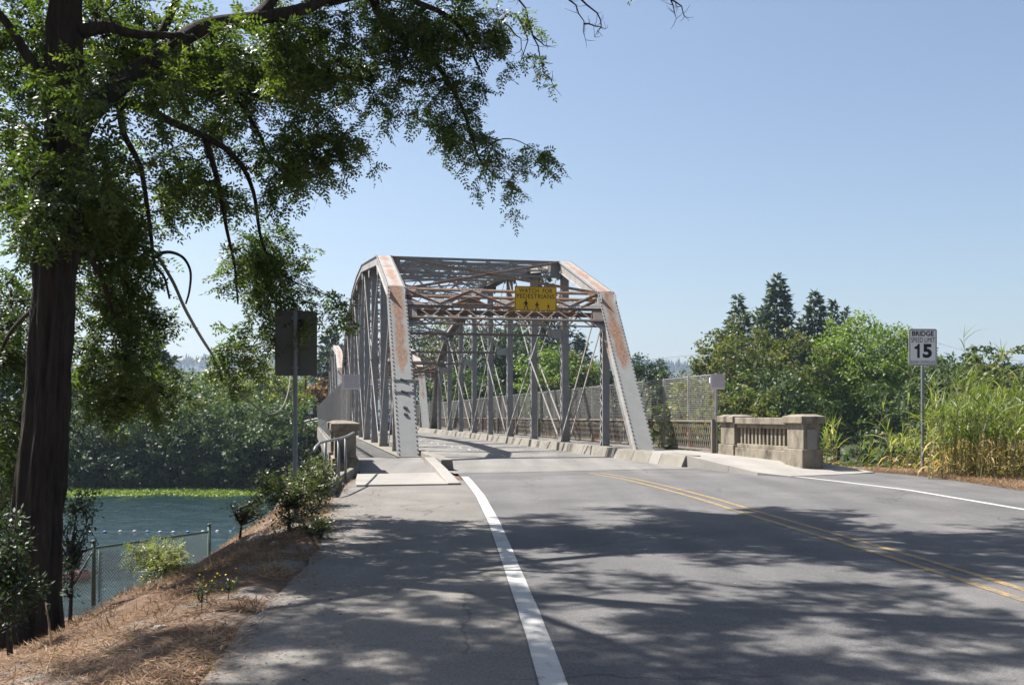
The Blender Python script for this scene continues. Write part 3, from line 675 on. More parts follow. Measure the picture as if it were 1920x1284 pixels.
def walker(cx, h):
    k = h/10; z0 = -h_*.455
    for poly in ([(-.6,9),(.1,9.9),(.9,9.6),(1,8.8),(.4,8.2),(-.3,8.3)], [(-1,8),(.6,8),(1.6,6.6),(1.2,4.6),(-.9,4.6),(-1.2,6)],
                 [(-.9,7.9),(-2.4,6.2),(-2.9,4.9),(-2.3,4.7),(-1.6,5.8),(-.4,6.8)], [(.6,8),(2,6.6),(3,5.4),(2.6,4.9),(1.4,5.8),(.2,6.6)],
                 [(-.9,4.7),(.4,4.7),(-.6,2.9),(-1.7,.2),(-2.9,0),(-2.8,.5),(-2.2,.8)], [(-.1,4.7),(1.2,4.7),(1.9,2.8),(2.9,.3),(2.1,0),(1.7,.2),(.9,2.5)]):
        mb.add([fr(cx+a*k*.8, z0+b*k, .004) for a, b in poly], [tuple(range(len(poly)))])
walker(-w_*.235, h_*.44); walker(w_*.03, h_*.36); walker(w_*.3, h_*.26)
mb.build('lettering', M['sign_black'], sg, fix=False)
# small faded notices on the fence ends
def notice(px, py, Y, w, h, label, nm='notice_sign'):
    c = P(px, py, Y); s = thing(nm, c, label, 'sign'); fr, nn = frame(c, (1, .1, 0), ZV)
    MB().prism([fr(a, b, 0) for a, b in roundrect(w, h, .02)], -nn*.005).build('sign_face', M['faded_white'], s)
    mb = MB()
    for i in range(6):
        z = h*.36-i*h*.14; x = -w*.38
        while x < w*.38:
            l = random.uniform(.02, .06); mb.add([fr(x, z, .004), fr(x+l, z, .004), fr(x+l, z+h*.06, .004), fr(x, z+h*.06, .004)], [(0,1,2,3)]); x += l+.012
    mb.build('faded_print', M['faded'], s, fix=False); return s
notice(658.5, 716, 31.0, .55, .47, 'faded pale notice on the first post of the left fence')
notice(1346, 715.5, 30.7, .46, .47, 'faded pale notice on the end post of the right fence')

# ------------------------------------------------------------------ concrete parapets
def parapet(t0, w0, w1, zb, ft, label):
    # t0 near end; near pillar, balusters, far pillar; ft = +1: face towards larger w is the road side
    r = thing('concrete_parapet', B((w0+w1)/2, t0, zb), label, 'parapet', 'concrete parapets at the bridge end')
    oc = M['old_concrete']; wm = (w0+w1)/2; wt = w1-w0
    for (a, b) in ((t0, t0+.95), (t0+4.25, t0+5.3)):
        mb = MB(); mb.bbox(w0+.03, w1-.03, a+.03, b-.03, zb+.32, zb+1.0)
        p = mb.build('pillar', oc, r, bevel=.012)
        mb = MB(); mb.bbox(w0-.03, w1+.03, a-.03, b+.03, zb-.4, zb+.315); mb.build('plinth', oc, p, bevel=.02)
        mb = MB(); z0, z1, z2 = zb+.985, zb+1.16, zb+1.22
        q = [(w0-.07, a-.07), (w1+.07, a-.07), (w1+.07, b+.07), (w0-.07, b+.07)]; q2 = [(w0+.12, a+.12), (w1-.12, a+.12), (w1-.12, b-.12), (w0+.12, b-.12)]
        mb.add([B(x, y, z0) for x, y in q]+[B(x, y, z1) for x, y in q]+[B(x, y, z2) for x, y in q2], [(3,2,1,0)]+[(i, (i+1) % 4, 4+(i+1) % 4, 4+i) for i in range(4)]+[(4+i, 4+(i+1) % 4, 8+(i+1) % 4, 8+i) for i in range(4)]+[(8,9,10,11)])
        mb.build('cap', oc, p, bevel=.012)
    a, b = t0+.93, t0+4.28
    mb = MB(); mb.bbox(w0+.02, w1-.02, a, b, zb-.4, zb+.24); mb.build('base_beam', oc, r, bevel=.015)
    mb = MB(); mb.bbox(w0+.1, w1-.1, a, b, zb+.238, zb+.36); mb.build('lower_rail', oc, r, bevel=.015)
    mb = MB(); mb.bbox(w0+.1, w1-.1, a, b, zb+.83, zb+.95); mb.build('upper_rail', oc, r, bevel=.01)
    mb = MB(); mb.bbox(w0-.01, w1+.01, a-.03, b+.03, zb+.94, zb+1.13); mb.build('coping', oc, r, bevel=.02)
    n = 13; proto = None
    for i in range(n):
        tc = a+.08+(b-a-.16)*(i+.5)/n
        if proto is None:
            mb = MB(); mb.bbox(wm-.1, wm+.1, tc-.055, tc+.055, zb+.355, zb+.835); proto = mb.build('baluster', oc, r, bevel=.008); tp = tc
        else:
            o = proto.copy(); COL.objects.link(o); o.location = UV*(tc-tp)
    return r
rp = parapet(23.6, 12.47, 13.0, .27, 1, 'pale concrete parapet with balusters right of the bridge, beside the reeds')
mb = MB(); mb.bbox(12.6, 12.86, 23.575, 23.62, .58, 1.1); mb.build('plaque', M['concrete_pad'], rp)
parapet(24.5, .6, 1.17, .1, 1, 'stained concrete parapet left of the walkway, behind the handrail')

# ------------------------------------------------------------------ bridge fences (wire mesh on steel posts) and lattice railings
def fence_line(w, ta, tb, zb, zt, label, labelr, grp):
    f = thing('mesh_fence', B(w, ta, zb), label, 'fence', 'wire mesh fences along the bridge')
    n = int((tb-ta)/2.3)
    for i in range(n+1):
        tc = ta+(tb-ta)*i/n; mb = MB(); mb.tube([B(w, tc, zb-.1), B(w, tc, zt+.02)], .045, 8); mb.build('post', M['steel_light'], f)
    for z_ in (zt-.03,):
        MB().tube([B(w, ta, z_), B(w, tb, z_)], .024, 6).build('rail', M['galv'], f)
    mb = MB(); z_ = zb+1.02
    sp_ = np.linspace(ta, tb, 49); hh_ = .012 if w > 5 else .009
    while z_ < zt-.04:
        for a_, b2 in zip(sp_, sp_[1:]): mb.bar(B(w-.045, a_, z_), B(w-.045, b2, z_), .01, hh_)
        z_ += .062
    tag(mb.build('wire_mesh', M['wire'], f), kind='stuff')
    ws = np.concatenate([np.arange(ta, 40, .15), np.arange(40, tb, .065)]); mb = MB()
    for t_ in (ws if w > 5 else ws[::4]): mb.bar(B(w-.055, t_, zb+1.0), B(w-.055, t_, zt-.03), .006, .008, UV)
    tag(mb.build('wire_mesh', M['wire'], f), kind='stuff')
    d = MB(); d.tube([B(w-.02, ta, zt-.5), B(w-.02, ta+2.3, zb+1.1)], .018, 6); d.build('brace', M['rusty_rail'], f)
    r = thing('lattice_railing', B(w, ta, zb), labelr, 'railing', 'old lattice railings along the bridge')
    wi = w-.12 if w > 5 else w+.12
    mb = MB(); mb.bar(B(wi, ta, zb+1.0), B(wi, tb, zb+1.0), .09, .07); mb.build('top_rail', M['rusty_rail'], r)
    mb = MB(); mb.bar(B(wi, ta, zb+.1), B(wi, tb, zb+.1), .07, .07); mb.build('bottom_rail', M['rusty_rail'], r)
    mb = MB(); st_ = .17
    for t_ in np.arange(ta, tb-.4, st_):
        mb.bar(B(wi-.008, t_, zb+.12), B(wi-.008, t_+.34, zb+.98), .008, .028, UV); mb.bar(B(wi+.008, t_+.34, zb+.12), B(wi+.008, t_, zb+.98), .008, .028, UV)
    tag(mb.build('lattice', M['rusty_rail'], r), kind='stuff')
    k = int((tb-ta)/6)
    for i in range(k+1):
        mb = MB(); tc = ta+6*i; mb.bbox(wi-.05, wi+.05, tc-.05, tc+.05, zb-.05, zb+1.03); mb.build('post', M['rusty_rail'], r)
fence_line(12.5, 29.2, 152, .29, 2.77, 'grey wire mesh fence along the right edge of the bridge', 'rusty lattice railing below the right wire fence', '')
fence_line(1.3, 31.6, 152, .15, 2.75, 'grey wire mesh fence along the left walkway of the bridge', 'rusty lattice railing along the outer edge of the left walkway', '')
# camera box on the fence end post
mb = MB(); mb.box(P(1334, 713, 30.9), .12, .1, .17); tag(mb.build('control_box', M['sign_white'], bevel=.01), 'small white box behind the notice on the right fence end', 'box')

# handrail left of the path
hr = thing('handrail', P(635, 906, 20.6), 'short galvanised pipe handrail between the shrubs and left parapet', 'handrail')
pts = [P(589,846,18.3), P(592,838,18.5), P(600,830,18.9), P(612,827,19.5), P(637,822,20.9), P(650,818,22.3), P(663,811,24.0)]
MB().tube(pts, .028, 10).build('rail', M['galv'], hr, smooth=True)
for px, py, pb, Y in ((610,828,900,19.6), (635,823,912,20.7), (648,819,898,22.0)):
    MB().tube([P(px,py,Y), P(px,pb,Y)], .03, 10).build('post', M['galv'], hr, smooth=True)
kl = [G(622,928,.0), G(635,908,.0), G(648,896,.05), G(664,886,.08)]
mb = MB()
for (a, b) in zip(kl, kl[1:]): mb.bar((a[0]-.05, a[1], .02), (b[0]-.05, b[1], .05), .14, .3)
tag(mb.build('kerb', M['kerb'], bevel=.02), kind='structure')

# ------------------------------------------------------------------ leaves
def unit(a): return a/np.maximum(1e-9, np.linalg.norm(a, axis=-1, keepdims=True))
def quads(C, D, N_, ln, wd):            # diamonds: base C, direction D, normal N_, length ln, width wd
    S_ = unit(np.cross(D, N_)); ln = ln[:, None]; wd = wd[:, None]
    V = np.stack([C, C+D*ln*.45+S_*wd*.5, C+D*ln, C+D*ln*.45-S_*wd*.5], 1).reshape(-1, 3)
    return V, np.arange(len(V)).reshape(-1, 4)
def pinnate(bases, dirs, L, pairs=5, ll=.05, lw=.022, rng=RNG):
    n = len(bases); dirs = unit(dirs); up = unit(np.array([0,0,1.])+rng.normal(0,.45,(n,3))); sd_ = unit(np.cross(dirs, up)); up = np.cross(sd_, dirs)
    Cs, Ds, Ns = [], [], []
    for k in range(pairs):
        f = (k+.6)/pairs; droop = -.22*f*f
        c = bases+dirs*(L*f)[:, None]+np.array([0,0,1.])*(L*droop)[:, None]
        for s in (-1, 1):
            Cs.append(c); Ds.append(unit(sd_*s*.9+dirs*.45+rng.normal(0,.14,(n,3))-np.array([0,0,.18]))); Ns.append(unit(up+rng.normal(0,.3,(n,3))))
    c = bases+dirs*L[:, None]+np.array([0,0,1.])*(L*-.22)[:, None]; Cs.append(c); Ds.append(dirs); Ns.append(up)
    C = np.concatenate(Cs); D = np.concatenate(Ds); N_ = np.concatenate(Ns); m = len(C)
    return quads(C, D, N_, rng.uniform(.8,1.2,m)*ll, rng.uniform(.85,1.15,m)*lw)
def merge(parts):
    Vs, Fs, o = [], [], 0
    for V, Fq in parts: Vs.append(V); Fs.append(Fq+o); o += len(V)
    return np.concatenate(Vs), np.concatenate(Fs)
def grow(nodes, attr, jit_=.1, arch=.12, r0=.01, rk=.012, mb=None, seg=4, sides=4, maxr=.05):
    """connect attractors one by one to the nearest point of a growing skeleton; returns (tip, direction) list"""
    tips = []; attr = [Vector(a) for a in attr]
    kd = kdtree.KDTree(len(nodes)); [kd.insert(p, i) for i, p in enumerate(nodes)]; kd.balance()
    attr.sort(key=lambda a: kd.find(a)[2])
    i = 0
    while i < len(attr):
        kd = kdtree.KDTree(len(nodes)); [kd.insert(p, k) for k, p in enumerate(nodes)]; kd.balance()
        for a in attr[i:i+60]:
            p, _, d = kd.find(a)
            if d < .05: continue
            pts = [p.copy()]; J = jit_*d
            for k in range(1, seg+1):
                f = k/seg; q = p.lerp(a, f)+Vector((0,0,arch*d*math.sin(math.pi*f)))
                if k < seg: q += Vector((random.gauss(0,J), random.gauss(0,J), random.gauss(0,J)))
                pts.append(q)
            ra = min(maxr, r0+rk*d); mb.tube(pts, [ra*(1-f/seg*.72) for f in range(seg+1)], sides, False)
            nodes.extend(pts[1:]); tips.append((pts[-1], (pts[-1]-pts[-2]).normalized()))
        i += 60
    return tips
def ell(c, r, n):
    c = Vector(c); out = []
    for _ in range(n):
        v = Vector((random.gauss(0,1), random.gauss(0,1), random.gauss(0,1))).normalized()*random.random()**.4
        out.append(Vector((c.x+v.x*r[0], c.y+v.y*r[1], c.z+v.z*r[2])))
    return out
def smooth_path(pts, rad, sub=4):
    out, ro = [], []; pts = [Vector(p) for p in pts]
    for i in range(len(pts)-1):
        p0, p1, p2, p3 = pts[max(i-1,0)], pts[i], pts[i+1], pts[min(i+2, len(pts)-1)]
        for k in range(sub):
            t = k/sub; out.append(.5*((2*p1)+(-p0+p2)*t+(2*p0-5*p1+4*p2-p3)*t*t+(-p0+3*p1-3*p2+p3)*t**3)); ro.append(rad[i]*(1-t)+rad[i+1]*t)
    return out+[pts[-1]], ro+[rad[-1]]

# ------------------------------------------------------------------ the big locust tree
base = P(58, 1190, 11.2); base.z = H(base.x, base.y)-.1
tree = thing('locust_tree', base, 'big dark barked locust tree at the left whose branches overhang the path', 'tree')
nodes = []; LM = {'n': 0}
def bark_tube(name, pts, rad, parent, n=10, amp=.0, twig=False):
    pts, rad = smooth_path(pts, rad, 5); mb = MB(); mb.tube(pts, rad, n)
    if amp:
        N = n
        for k in range(len(mb.v)):
            i, j = divmod(k, N); c = pts[min(i, len(pts)-1)]; v = Vector(mb.v[k]); d = v-c
            a = j/N*2*math.pi; f = 1+amp*(math.sin(a*9+i*.25)*.5+noise.noise(Vector((math.cos(a)*3, math.sin(a)*3, i*.22)))*1.2+noise.noise(Vector((math.cos(a)*9, math.sin(a)*9, i*.5)))*.8)
            mb.v[k] = tuple(c+d*f)
    for i, p in enumerate(pts): nodes.append(p)
    return mb.build(name, M['bark'], parent, smooth=True)
tp = [base+Vector((-.1,0,-1.0)), P(52,1110,11.2), P(72,950,11.2), P(88,760,11.2), P(97,600,11.2), P(108,430,11.2), P(117,250,11.2), P(122,80,11.2), P(128,-150,11.1), P(150,-420,11.0)]
bark_tube('trunk', tp, [.55,.3,.24,.226,.208,.195,.185,.17,.14,.09], tree, 64, .2)
nodes_trunk = len(nodes)
L_ = [  # limbs as pixel paths with distance, start and end radius
 ([(130,290,11.2),(165,215,11.3),(235,150,11.6),(300,105,12),(380,52,12.5),(480,35,13),(580,12,13.6),(700,-60,14.3),(860,-140,15)], .145, .065),
 ([(210,190,11.5),(265,200,12),(320,228,12.4),(395,262,13),(445,300,13.5),(475,360,14),(490,450,14.3),(520,520,14.6)], .068, .016),
 ([(225,200,11.6),(232,250,12),(262,310,12.4),(275,380,12.6),(283,440,12.8),(290,495,13),(308,520,13.1),(318,560,13.2)], .046, .014),
 ([(515,505,14.5),(555,530,14.4),(600,548,14.2),(650,572,14.1)], .012, .005),
 ([(291,482,12.9),(305,474,13),(325,474,13.1),(345,485,13.1),(357,510,13.2),(355,545,13.2),(348,570,13.2)], .028, .012),
 ([(385,262,13),(400,310,13.2),(415,370,13.4),(425,430,13.6),(440,500,13.8),(446,570,14)], .05, .012),
 ([(400,60,12.6),(410,120,13),(440,180,13.5),(480,240,14),(510,300,14.3),(560,350,14.6)], .05, .012),
 ([(620,0,13.8),(690,-10,14.6),(712,30,15),(760,75,15.3),(805,110,15.6),(835,145,15.8),(865,200,16),(885,255,16.2),(900,300,16.4),(935,335,16.5)], .08, .012),
 ([(700,-40,14.4),(770,0,15),(830,25,15.6),(870,60,15.9),(890,110,16.1),(905,140,16.2)], .06, .012),
 ([(895,295,16.3),(930,265,16.4),(965,262,16.5),(1010,285,16.5)], .014, .006),
 ([(480,35,13),(520,-20,13.4),(560,-150,13.8),(640,-300,14)], .09, .04),
 ([(150,60,11.2),(200,50,11.3),(240,62,11.4),(290,66,11.6),(345,66,12)], .085, .03),
 ([(120,200,11.2),(60,120,11),(10,40,10.8),(-80,-60,10.6)], .08, .03),
 ([(100,480,11.2),(150,470,11.6),(190,520,12.2),(215,600,13),(250,680,13.8),(310,745,14.4)], .05, .012),
 ([(98,560,11.3),(50,590,12),(10,640,13),(-10,720,13.6),(5,830,14.2)], .035, .012),
 ([(300,70,11.9),(330,0,12),(360,-100,12)], .06, .03),
]
WLD = [  # limbs above the picture, in metres
 ([(-4.9,11.1,8.2),(-3.6,10.6,8.6),(-2.2,10.4,9.0),(-.6,10.2,9.3),(.8,10.4,9.4)], .12, .03),
 ([(-.8,15,8.0),(.5,15.6,8.9),(1.9,16.2,9.4),(3.2,16.2,9.6),(4.4,15.6,9.6)], .075, .02),
 ([(-5,11.2,7.2),(-4.6,9.6,8.2),(-4.2,8.4,8.8),(-3.6,7.6,9.1)], .09, .02),
 ([(-2.1,14,7.6),(-1.4,13,8.8),(.2,12.6,9.5),(1.8,12.4,9.8)], .07, .02),
 ([(-4.9,11.2,8.5),(-5.6,11.3,10.6),(-5.2,12,12)], .1, .03),
 ([(-5.2,11,6.5),(-6.8,10.4,7.6),(-8.6,10,8.6)], .09, .03),
]
for pth, ra, rb in L_:
    n = len(pth); bark_tube('limb', [P(*q) for q in pth], [ra+(rb-ra)*(i/(n-1))**.8 for i in range(n)], tree, 12 if ra > .05 else 7, .06 if ra > .05 else 0)
for pth, ra, rb in WLD:
    n = len(pth); bark_tube('limb', [Vector(q) for q in pth], [ra+(rb-ra)*(i/(n-1))**.8 for i in range(n)], tree, 8)
CL_ = [(60,90,11.8,80,120,1.0,75),(200,50,12,90,70,1.0,50),(50,330,11.9,70,150,1.0,95),(100,330,10.4,60,110,.4,40),(290,140,11.2,60,40,.3,14),(140,150,10.7,50,60,.3,16),(440,70,12,50,30,.3,10),(170,330,12,70,90,.8,50),(225,410,13,80,90,.9,64),(330,80,13,120,70,1,70),
 (430,150,14,110,95,1.2,105),(570,100,14.4,120,95,1.3,165),(610,240,14.5,65,60,.8,62),(520,290,14.4,80,55,.8,36),(330,310,13.4,90,60,.8,42),
 (210,520,13.3,85,90,.9,74),(225,620,14,75,80,.8,70),(275,715,14.6,85,50,.8,44),(180,700,14,50,70,.7,36),(495,440,14.4,60,90,.8,48),(500,590,14.8,62,55,.8,44),
 (520,500,14.9,55,55,.6,34),(455,655,15,45,26,.5,16),(740,60,15.3,90,70,1,80),(850,60,15.9,80,62,.9,52),(850,190,16,55,70,.7,40),(700,170,15,38,26,.4,12),(910,255,16.4,45,45,.6,26),(1000,285,16.5,30,16,.4,10),
 (938,338,16.5,18,14,.3,4),(960,60,16,32,50,.5,12),(985,110,16,10,22,.3,4),(645,572,14.1,34,18,.3,9),(10,600,13.8,45,120,.9,66),(15,820,14.2,45,120,.9,60),(410,330,13.6,60,60,.7,16),(800,300,16.2,12,12,.3,0)]
att = []; cen_ = []
for (px, py, Y, rx, ry, rY, n) in CL_:
    nc = max(1, round(n/7.5)) if n else 0
    for v in ell((0,0,0), (1,1,1), nc):
        c = P(px+v.x*rx, py+v.z*ry, Y+v.y*rY); cen_.append(c)
        for u in ell((0,0,0), (1,1,1), max(2, round(n/nc*.8))): att.append(c+Vector((u.x*.34, u.y*.34, u.z*.26-.05)))
n_vis = len(att); cup_ = []
for c, r, n in (((-4.2,9.8,9.4),(3.2,2.6,1.5),110), ((-1.2,13.6,9.4),(2.6,2.6,1.0),120), ((2.3,16,9.9),(2.3,1.3,.7),55), ((-3.2,17.6,10.2),(3.6,1.8,1.4),110), ((-6.8,9.8,9.0),(1.7,1.8,1.2),75), ((-6.2,8.0,8.6),(1.2,1,.9),30), ((-4,8.0,9.0),(1.6,1.2,1),40), ((1.2,11.6,9.9),(2.2,1.3,.7),40), ((-2,15,9.5),(2,2,1),40), ((-1.5,5.5,10.2),(4,3,1.3),60), ((-1.5,14.6,9.2),(3.2,1.4,.6),100), ((-3.6,9.4,9.6),(3,2,.9),20)):  # out-of-frame crown shaped for its shadows; patch over the camera added to block skylight
    for v in ell(c, r, max(1, round(n/5.2))):
        cup_.append(v); att += ell(v, (.38,.38,.3), 7)
tw = MB(); grow(nodes, cup_, .12, .1, .016, .016, tw, 6, 6, .06); grow(nodes, cen_, .1, .1, .011, .008, tw, 6, 5, .032); tips = grow(nodes, att, .09, .06, .005, .008, tw, 3, 3, .014)
Bs, Ds, B2, D2 = [], [], [], []
for p, d in tips:
    dd = (d+Vector((random.gauss(0,.25), random.gauss(0,.25), -.35))).normalized(); Lt = random.uniform(.25,.5); tw.tube([p, p+dd*Lt*.5+ZV*.03, p+dd*Lt], [.005,.004,.002], 3, False)
    up_ = p.z > 1.62+.425*p.y
    for k in range(17 if up_ else 14):
        f = random.random(); q = p+dd*Lt*(f*1.25-.25)
        o = Vector((random.gauss(0,1), random.gauss(0,1), random.gauss(-.15,.6))).normalized()
        (B2 if up_ else Bs).append(q[:]); (D2 if up_ else Ds).append((o+dd*.5)[:])
Bs = np.array(Bs); Ds = np.array(Ds)
V, Fq = pinnate(Bs, Ds, RNG.uniform(.15,.27,len(Bs)), 5, .068, .031)
V2, F2 = pinnate(np.array(B2), np.array(D2), RNG.uniform(.2,.32,len(B2)), 4, .08, .042); V, Fq = merge([(V, Fq), (V2, F2)])
# ragged bare twigs
for pth in ([(960,-20,16),(985,15,16),(1000,70,16),(1012,105,16),(1018,135,16),(1033,150,16),(1040,165,16)], [(1000,68,16),(1015,80,16),(1025,85,16)], [(970,30,16),(990,75,16),(975,120,16)],[(1055,-10,16.3),(1080,10,16.3),(1095,40,16.3),(1098,75,16.3)], [(1085,-5,16.3),(1120,25,16.3),(1128,50,16.3),(1115,70,16.3)], [(1096,45,16.3),(1118,50,16.3),(1135,55,16.3)],
            [(1245,-15,16.6),(1262,10,16.6),(1268,35,16.6)], [(1250,-5,16.6),(1278,12,16.6),(1283,32,16.6)]):
    q = [P(*a) for a in pth]; q2 = []
    for a, b in zip(q, q[1:]): q2 += [a, a.lerp(b, .5)+Vector((random.gauss(0,.02), 0, random.gauss(0,.02)))]
    q2.append(q[-1]); n = len(q2); tw.tube(q2, [.017*(1-.75*i/(n-1)) for i in range(n)], 5, False)
    for c in q2[1:]:
        for _ in range(2):
            e = Vector((random.gauss(0,1), random.gauss(0,1), random.gauss(-.2,.8))).normalized()*random.uniform(.08,.25); tw.tube([c, c+e*.5+Vector((.01,0,-.01)), c+e], [.005,.004,.002], 3, False)
tag(tw.build('twigs', M['twig'], tree, fix=False), kind='stuff')
tag(npmesh('foliage', V, Fq, M['leaf_locust'], tree), kind='stuff')

# ------------------------------------------------------------------ generic plants
def vn(n, s=1.0): return RNG.normal(0, s, (n, 3))
def leafy_tree(loc, h, r, leaf, n, label, seed, name='broadleaf_tree', ls=.2, lobes=11, low=.2, squash=1.0, cat='tree', group=None, trunk=True, droop=.25, size=.36, hz=1.0):
    random.seed(seed); rng = np.random.default_rng(seed); loc = Vector(loc)
    t = thing(name, loc, label, cat, group)
    mb = MB(); top = loc+Vector((random.gauss(0,.04)*h, 0, h*.78)); tr = max(.04, h*.021)
    path = [loc-ZV*.5, loc+ZV*h*.2, loc.lerp(top, .5)+Vector((random.gauss(0,.02)*h, 0, 0)), top]
    mb.tube(path, [tr*1.3, tr, tr*.7, tr*.2], 7)
    mb.build('trunk', M['bark_far'], t, smooth=True)
    lb = []; lm = MB()
    for k in range(lobes):
        a = k*2.4+random.random(); f = (k+.5)/lobes; zz = low+(1-low)*f
        rad = r*(math.sin(math.pi*min(1, max(.08, (1-f)*.78+.16)))**.7)*random.uniform(.5,.85)
        c = loc+Vector((math.cos(a)*rad, math.sin(a)*rad, h*(zz*.86))); s = r*random.uniform(.34,.56)*size/.36; lb.append((c, s))
        st_ = path[1].lerp(path[3], max(0, f*.8-.1)); lm.tube([st_, st_.lerp(c, .55)+ZV*.1*s, c], [tr*.4, tr*.25, tr*.08], 5, False)
    lb.append((loc+Vector((0,0,h-r*.3)), r*.42)); lb.append((loc+Vector((0,0,h*.6)), r*.62))
    tag(lm.build('limbs', M['bark_far'], t, smooth=True), kind='stuff')
    tot = sum(s*s for _, s in lb); Cs, Ns = [], []
    for c, s in lb:
        k = int(n*s*s/tot); sub = max(4, k//45)
        sc = unit(rng.normal(0,1,(sub,3)))*rng.uniform(.55,1.05,(sub,1))*np.array([1,1,.8*squash])*s    # leaf sprays inside the lobe
        wi = rng.integers(0, sub, k); off = rng.normal(0, .17, (k,3))*s*np.array([1,1,.6]); p = sc[wi]+off
        Cs.append(np.array(c[:])+p); Ns.append(unit(unit(sc[wi])*.6+rng.normal(0,.55,(k,3))+np.array([0,0,.45])))
    C = np.concatenate(Cs); Nn = np.concatenate(Ns); m = len(C)
    keep = C[:,2] > loc.z+.15; C = C[keep]; Nn = Nn[keep]; m = len(C)
    D = unit(np.cross(Nn, rng.normal(0,1,(m,3)))-np.array([0,0,droop])); V, Fq = quads(C, D, Nn, rng.uniform(.7,1.3,m)*ls*1.25, rng.uniform(.7,1.2,m)*ls*.85)
    tag(npmesh('foliage', V, Fq, M[leaf], t), kind='stuff'); return t
def conifer(loc, h, r, n, label, seed, leaf='needle', ls=.5, bare=.1, name='conifer_tree', dens=1.0, p=.75):
    r *= 1.15
    random.seed(seed); rng = np.random.default_rng(seed); loc = Vector(loc); t = thing(name, loc, label, 'tree')
    MB().tube([loc-ZV*.5, loc+ZV*h*.5, loc+ZV*h*.97], [h*.014, h*.009, h*.001], 7).build('trunk', M['bark_far'], t, smooth=True)
    lm = MB(); Cs, Ds = [], []; nb = int(h*5*dens)
    for k in range(nb):
        f = bare+(1-bare)*(k+random.random())/nb; a = k*2.399+random.gauss(0,.3); L = r*((1-f)**p)*random.uniform(.6,1.15)+.15
        s = loc+ZV*h*f; e = s+Vector((math.cos(a)*L, math.sin(a)*L, -L*.12+L*random.gauss(.12,.1))); md = s.lerp(e, .5)+ZV*L*.04
        lm.tube([s, md, e], [.05, .03, .01], 3, False)
        q = max(10, int(n/nb*(L/r)*3.2)); u = rng.random(q)[:, None]**.7
        pc_ = np.array(s[:])*(1-u)+np.array(e[:])*u+rng.normal(0,1,(q,3))*np.array([.13,.13,.09])*max(.8,L)*.7
        d = np.array((e-s)[:])/max(.1, L); Cs.append(pc_); Ds.append(unit(d+rng.normal(0,.5,(q,3))+np.array([0,0,-.1])))
    tag(lm.build('limbs', M['bark_far'], t, fix=False), kind='stuff')
    C = np.concatenate(Cs); D = np.concatenate(Ds); m = len(C); N_ = unit(rng.normal(0,.6,(m,3))+np.array([0,0,1]))
    V, Fq = quads(C, D, N_, rng.uniform(.6,1.3,m)*ls, rng.uniform(.7,1.3,m)*ls*.42); tag(npmesh('foliage', V, Fq, M[leaf], t), kind='stuff'); return t
def at(px, Y, z=None):
    x = (px-960)/F*Y; return Vector((x, Y, H(x, Y) if z is None else z))
def hgt(py, Y, base): return EYE+(HZ-py)/F*Y-base

# far bank, left of the bridge
FB = [ # px, top y, Y, radius, leaf, n, label
 (-20,560,62,7,'leaf_dark',9000,'tall dark tree at the far left edge behind the locust trunk'),
 (160,700,128,7.5,'leaf_mid',7000,'dense green tree on the far bank just right of the locust trunk'),
 (215,655,140,8,'leaf_dark',6000,'dark rounded tree behind the hanging locust foliage on the far bank'),
 (250,745,127,6,'leaf_willow',6500,'low willow leaning over the water right of the locust trunk'),
 (330,690,138,7.5,'leaf_mid',6500,'mid green tree on the far bank left of the dangling cable'),
 (345,770,125,5.5,'leaf_dark',5500,'low dark bushy tree at the water edge above the floating weed'),
 (415,735,127,7,'leaf_willow',9000,'soft grey green willow on the far bank under the cable'),
 (440,700,150,7,'leaf_olive',5000,'olive tree behind the willow on the far bank'),
 (485,672,145,6.5,'leaf_yellow',7500,'yellow green tree lit by the sun left of the dark sign back'),
 (500,745,128,7,'leaf_willow',9000,'large pale willow left of the sign post on the far bank'),
 (560,765,131,5,'leaf_willow',5500,'small willow beside the sign post near the dirt bank'),
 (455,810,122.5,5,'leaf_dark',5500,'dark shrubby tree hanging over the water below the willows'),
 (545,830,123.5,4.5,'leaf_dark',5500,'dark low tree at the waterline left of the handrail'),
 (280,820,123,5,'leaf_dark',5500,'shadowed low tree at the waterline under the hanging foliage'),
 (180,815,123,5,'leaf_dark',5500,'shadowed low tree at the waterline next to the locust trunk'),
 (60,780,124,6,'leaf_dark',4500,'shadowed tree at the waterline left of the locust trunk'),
 (545,705,158,5.5,'leaf_yellow',5000,'bright yellow green tree directly behind the dark sign back'),
 (600,712,150,3.6,'leaf_rust',5000,'rust coloured flowering bush left of the far truss'),
 (585,745,140,3.0,'leaf_willow',2500,'pale bush under the rust coloured bush by the utility pole')]
for i, (px, ty, Y, r, lf, n, lab) in enumerate(FB):
    b = at(px, Y); b.z = max(b.z, WATER-.3); h = max(3, hgt(ty, Y, b.z)); leafy_tree(b, h, r*min(1, h/9), lf, n, lab, 100+i, ls=.36, low=.12, lobes=13, droop=.5 if lf == 'leaf_willow' else .2)
for px, ty, Y, r, n, lab, lf in ((285,600,165,5.5,3600,'dark drooping conifer above the far bank left of the cable','needle'), (398,672,210,3.5,1500,'small far conifer between the cable and the yellow green tree','needle'),
        (621,612,175,6.0,4200,'tall dark conifer left of the near truss above the far span','needle'), (648,650,185,4,1800,'narrow conifer just behind the far span hip','needle')):
    b = at(px, Y); conifer(b, hgt(ty, Y, b.z), r, n, lab, int(px), lf, ls=.9)
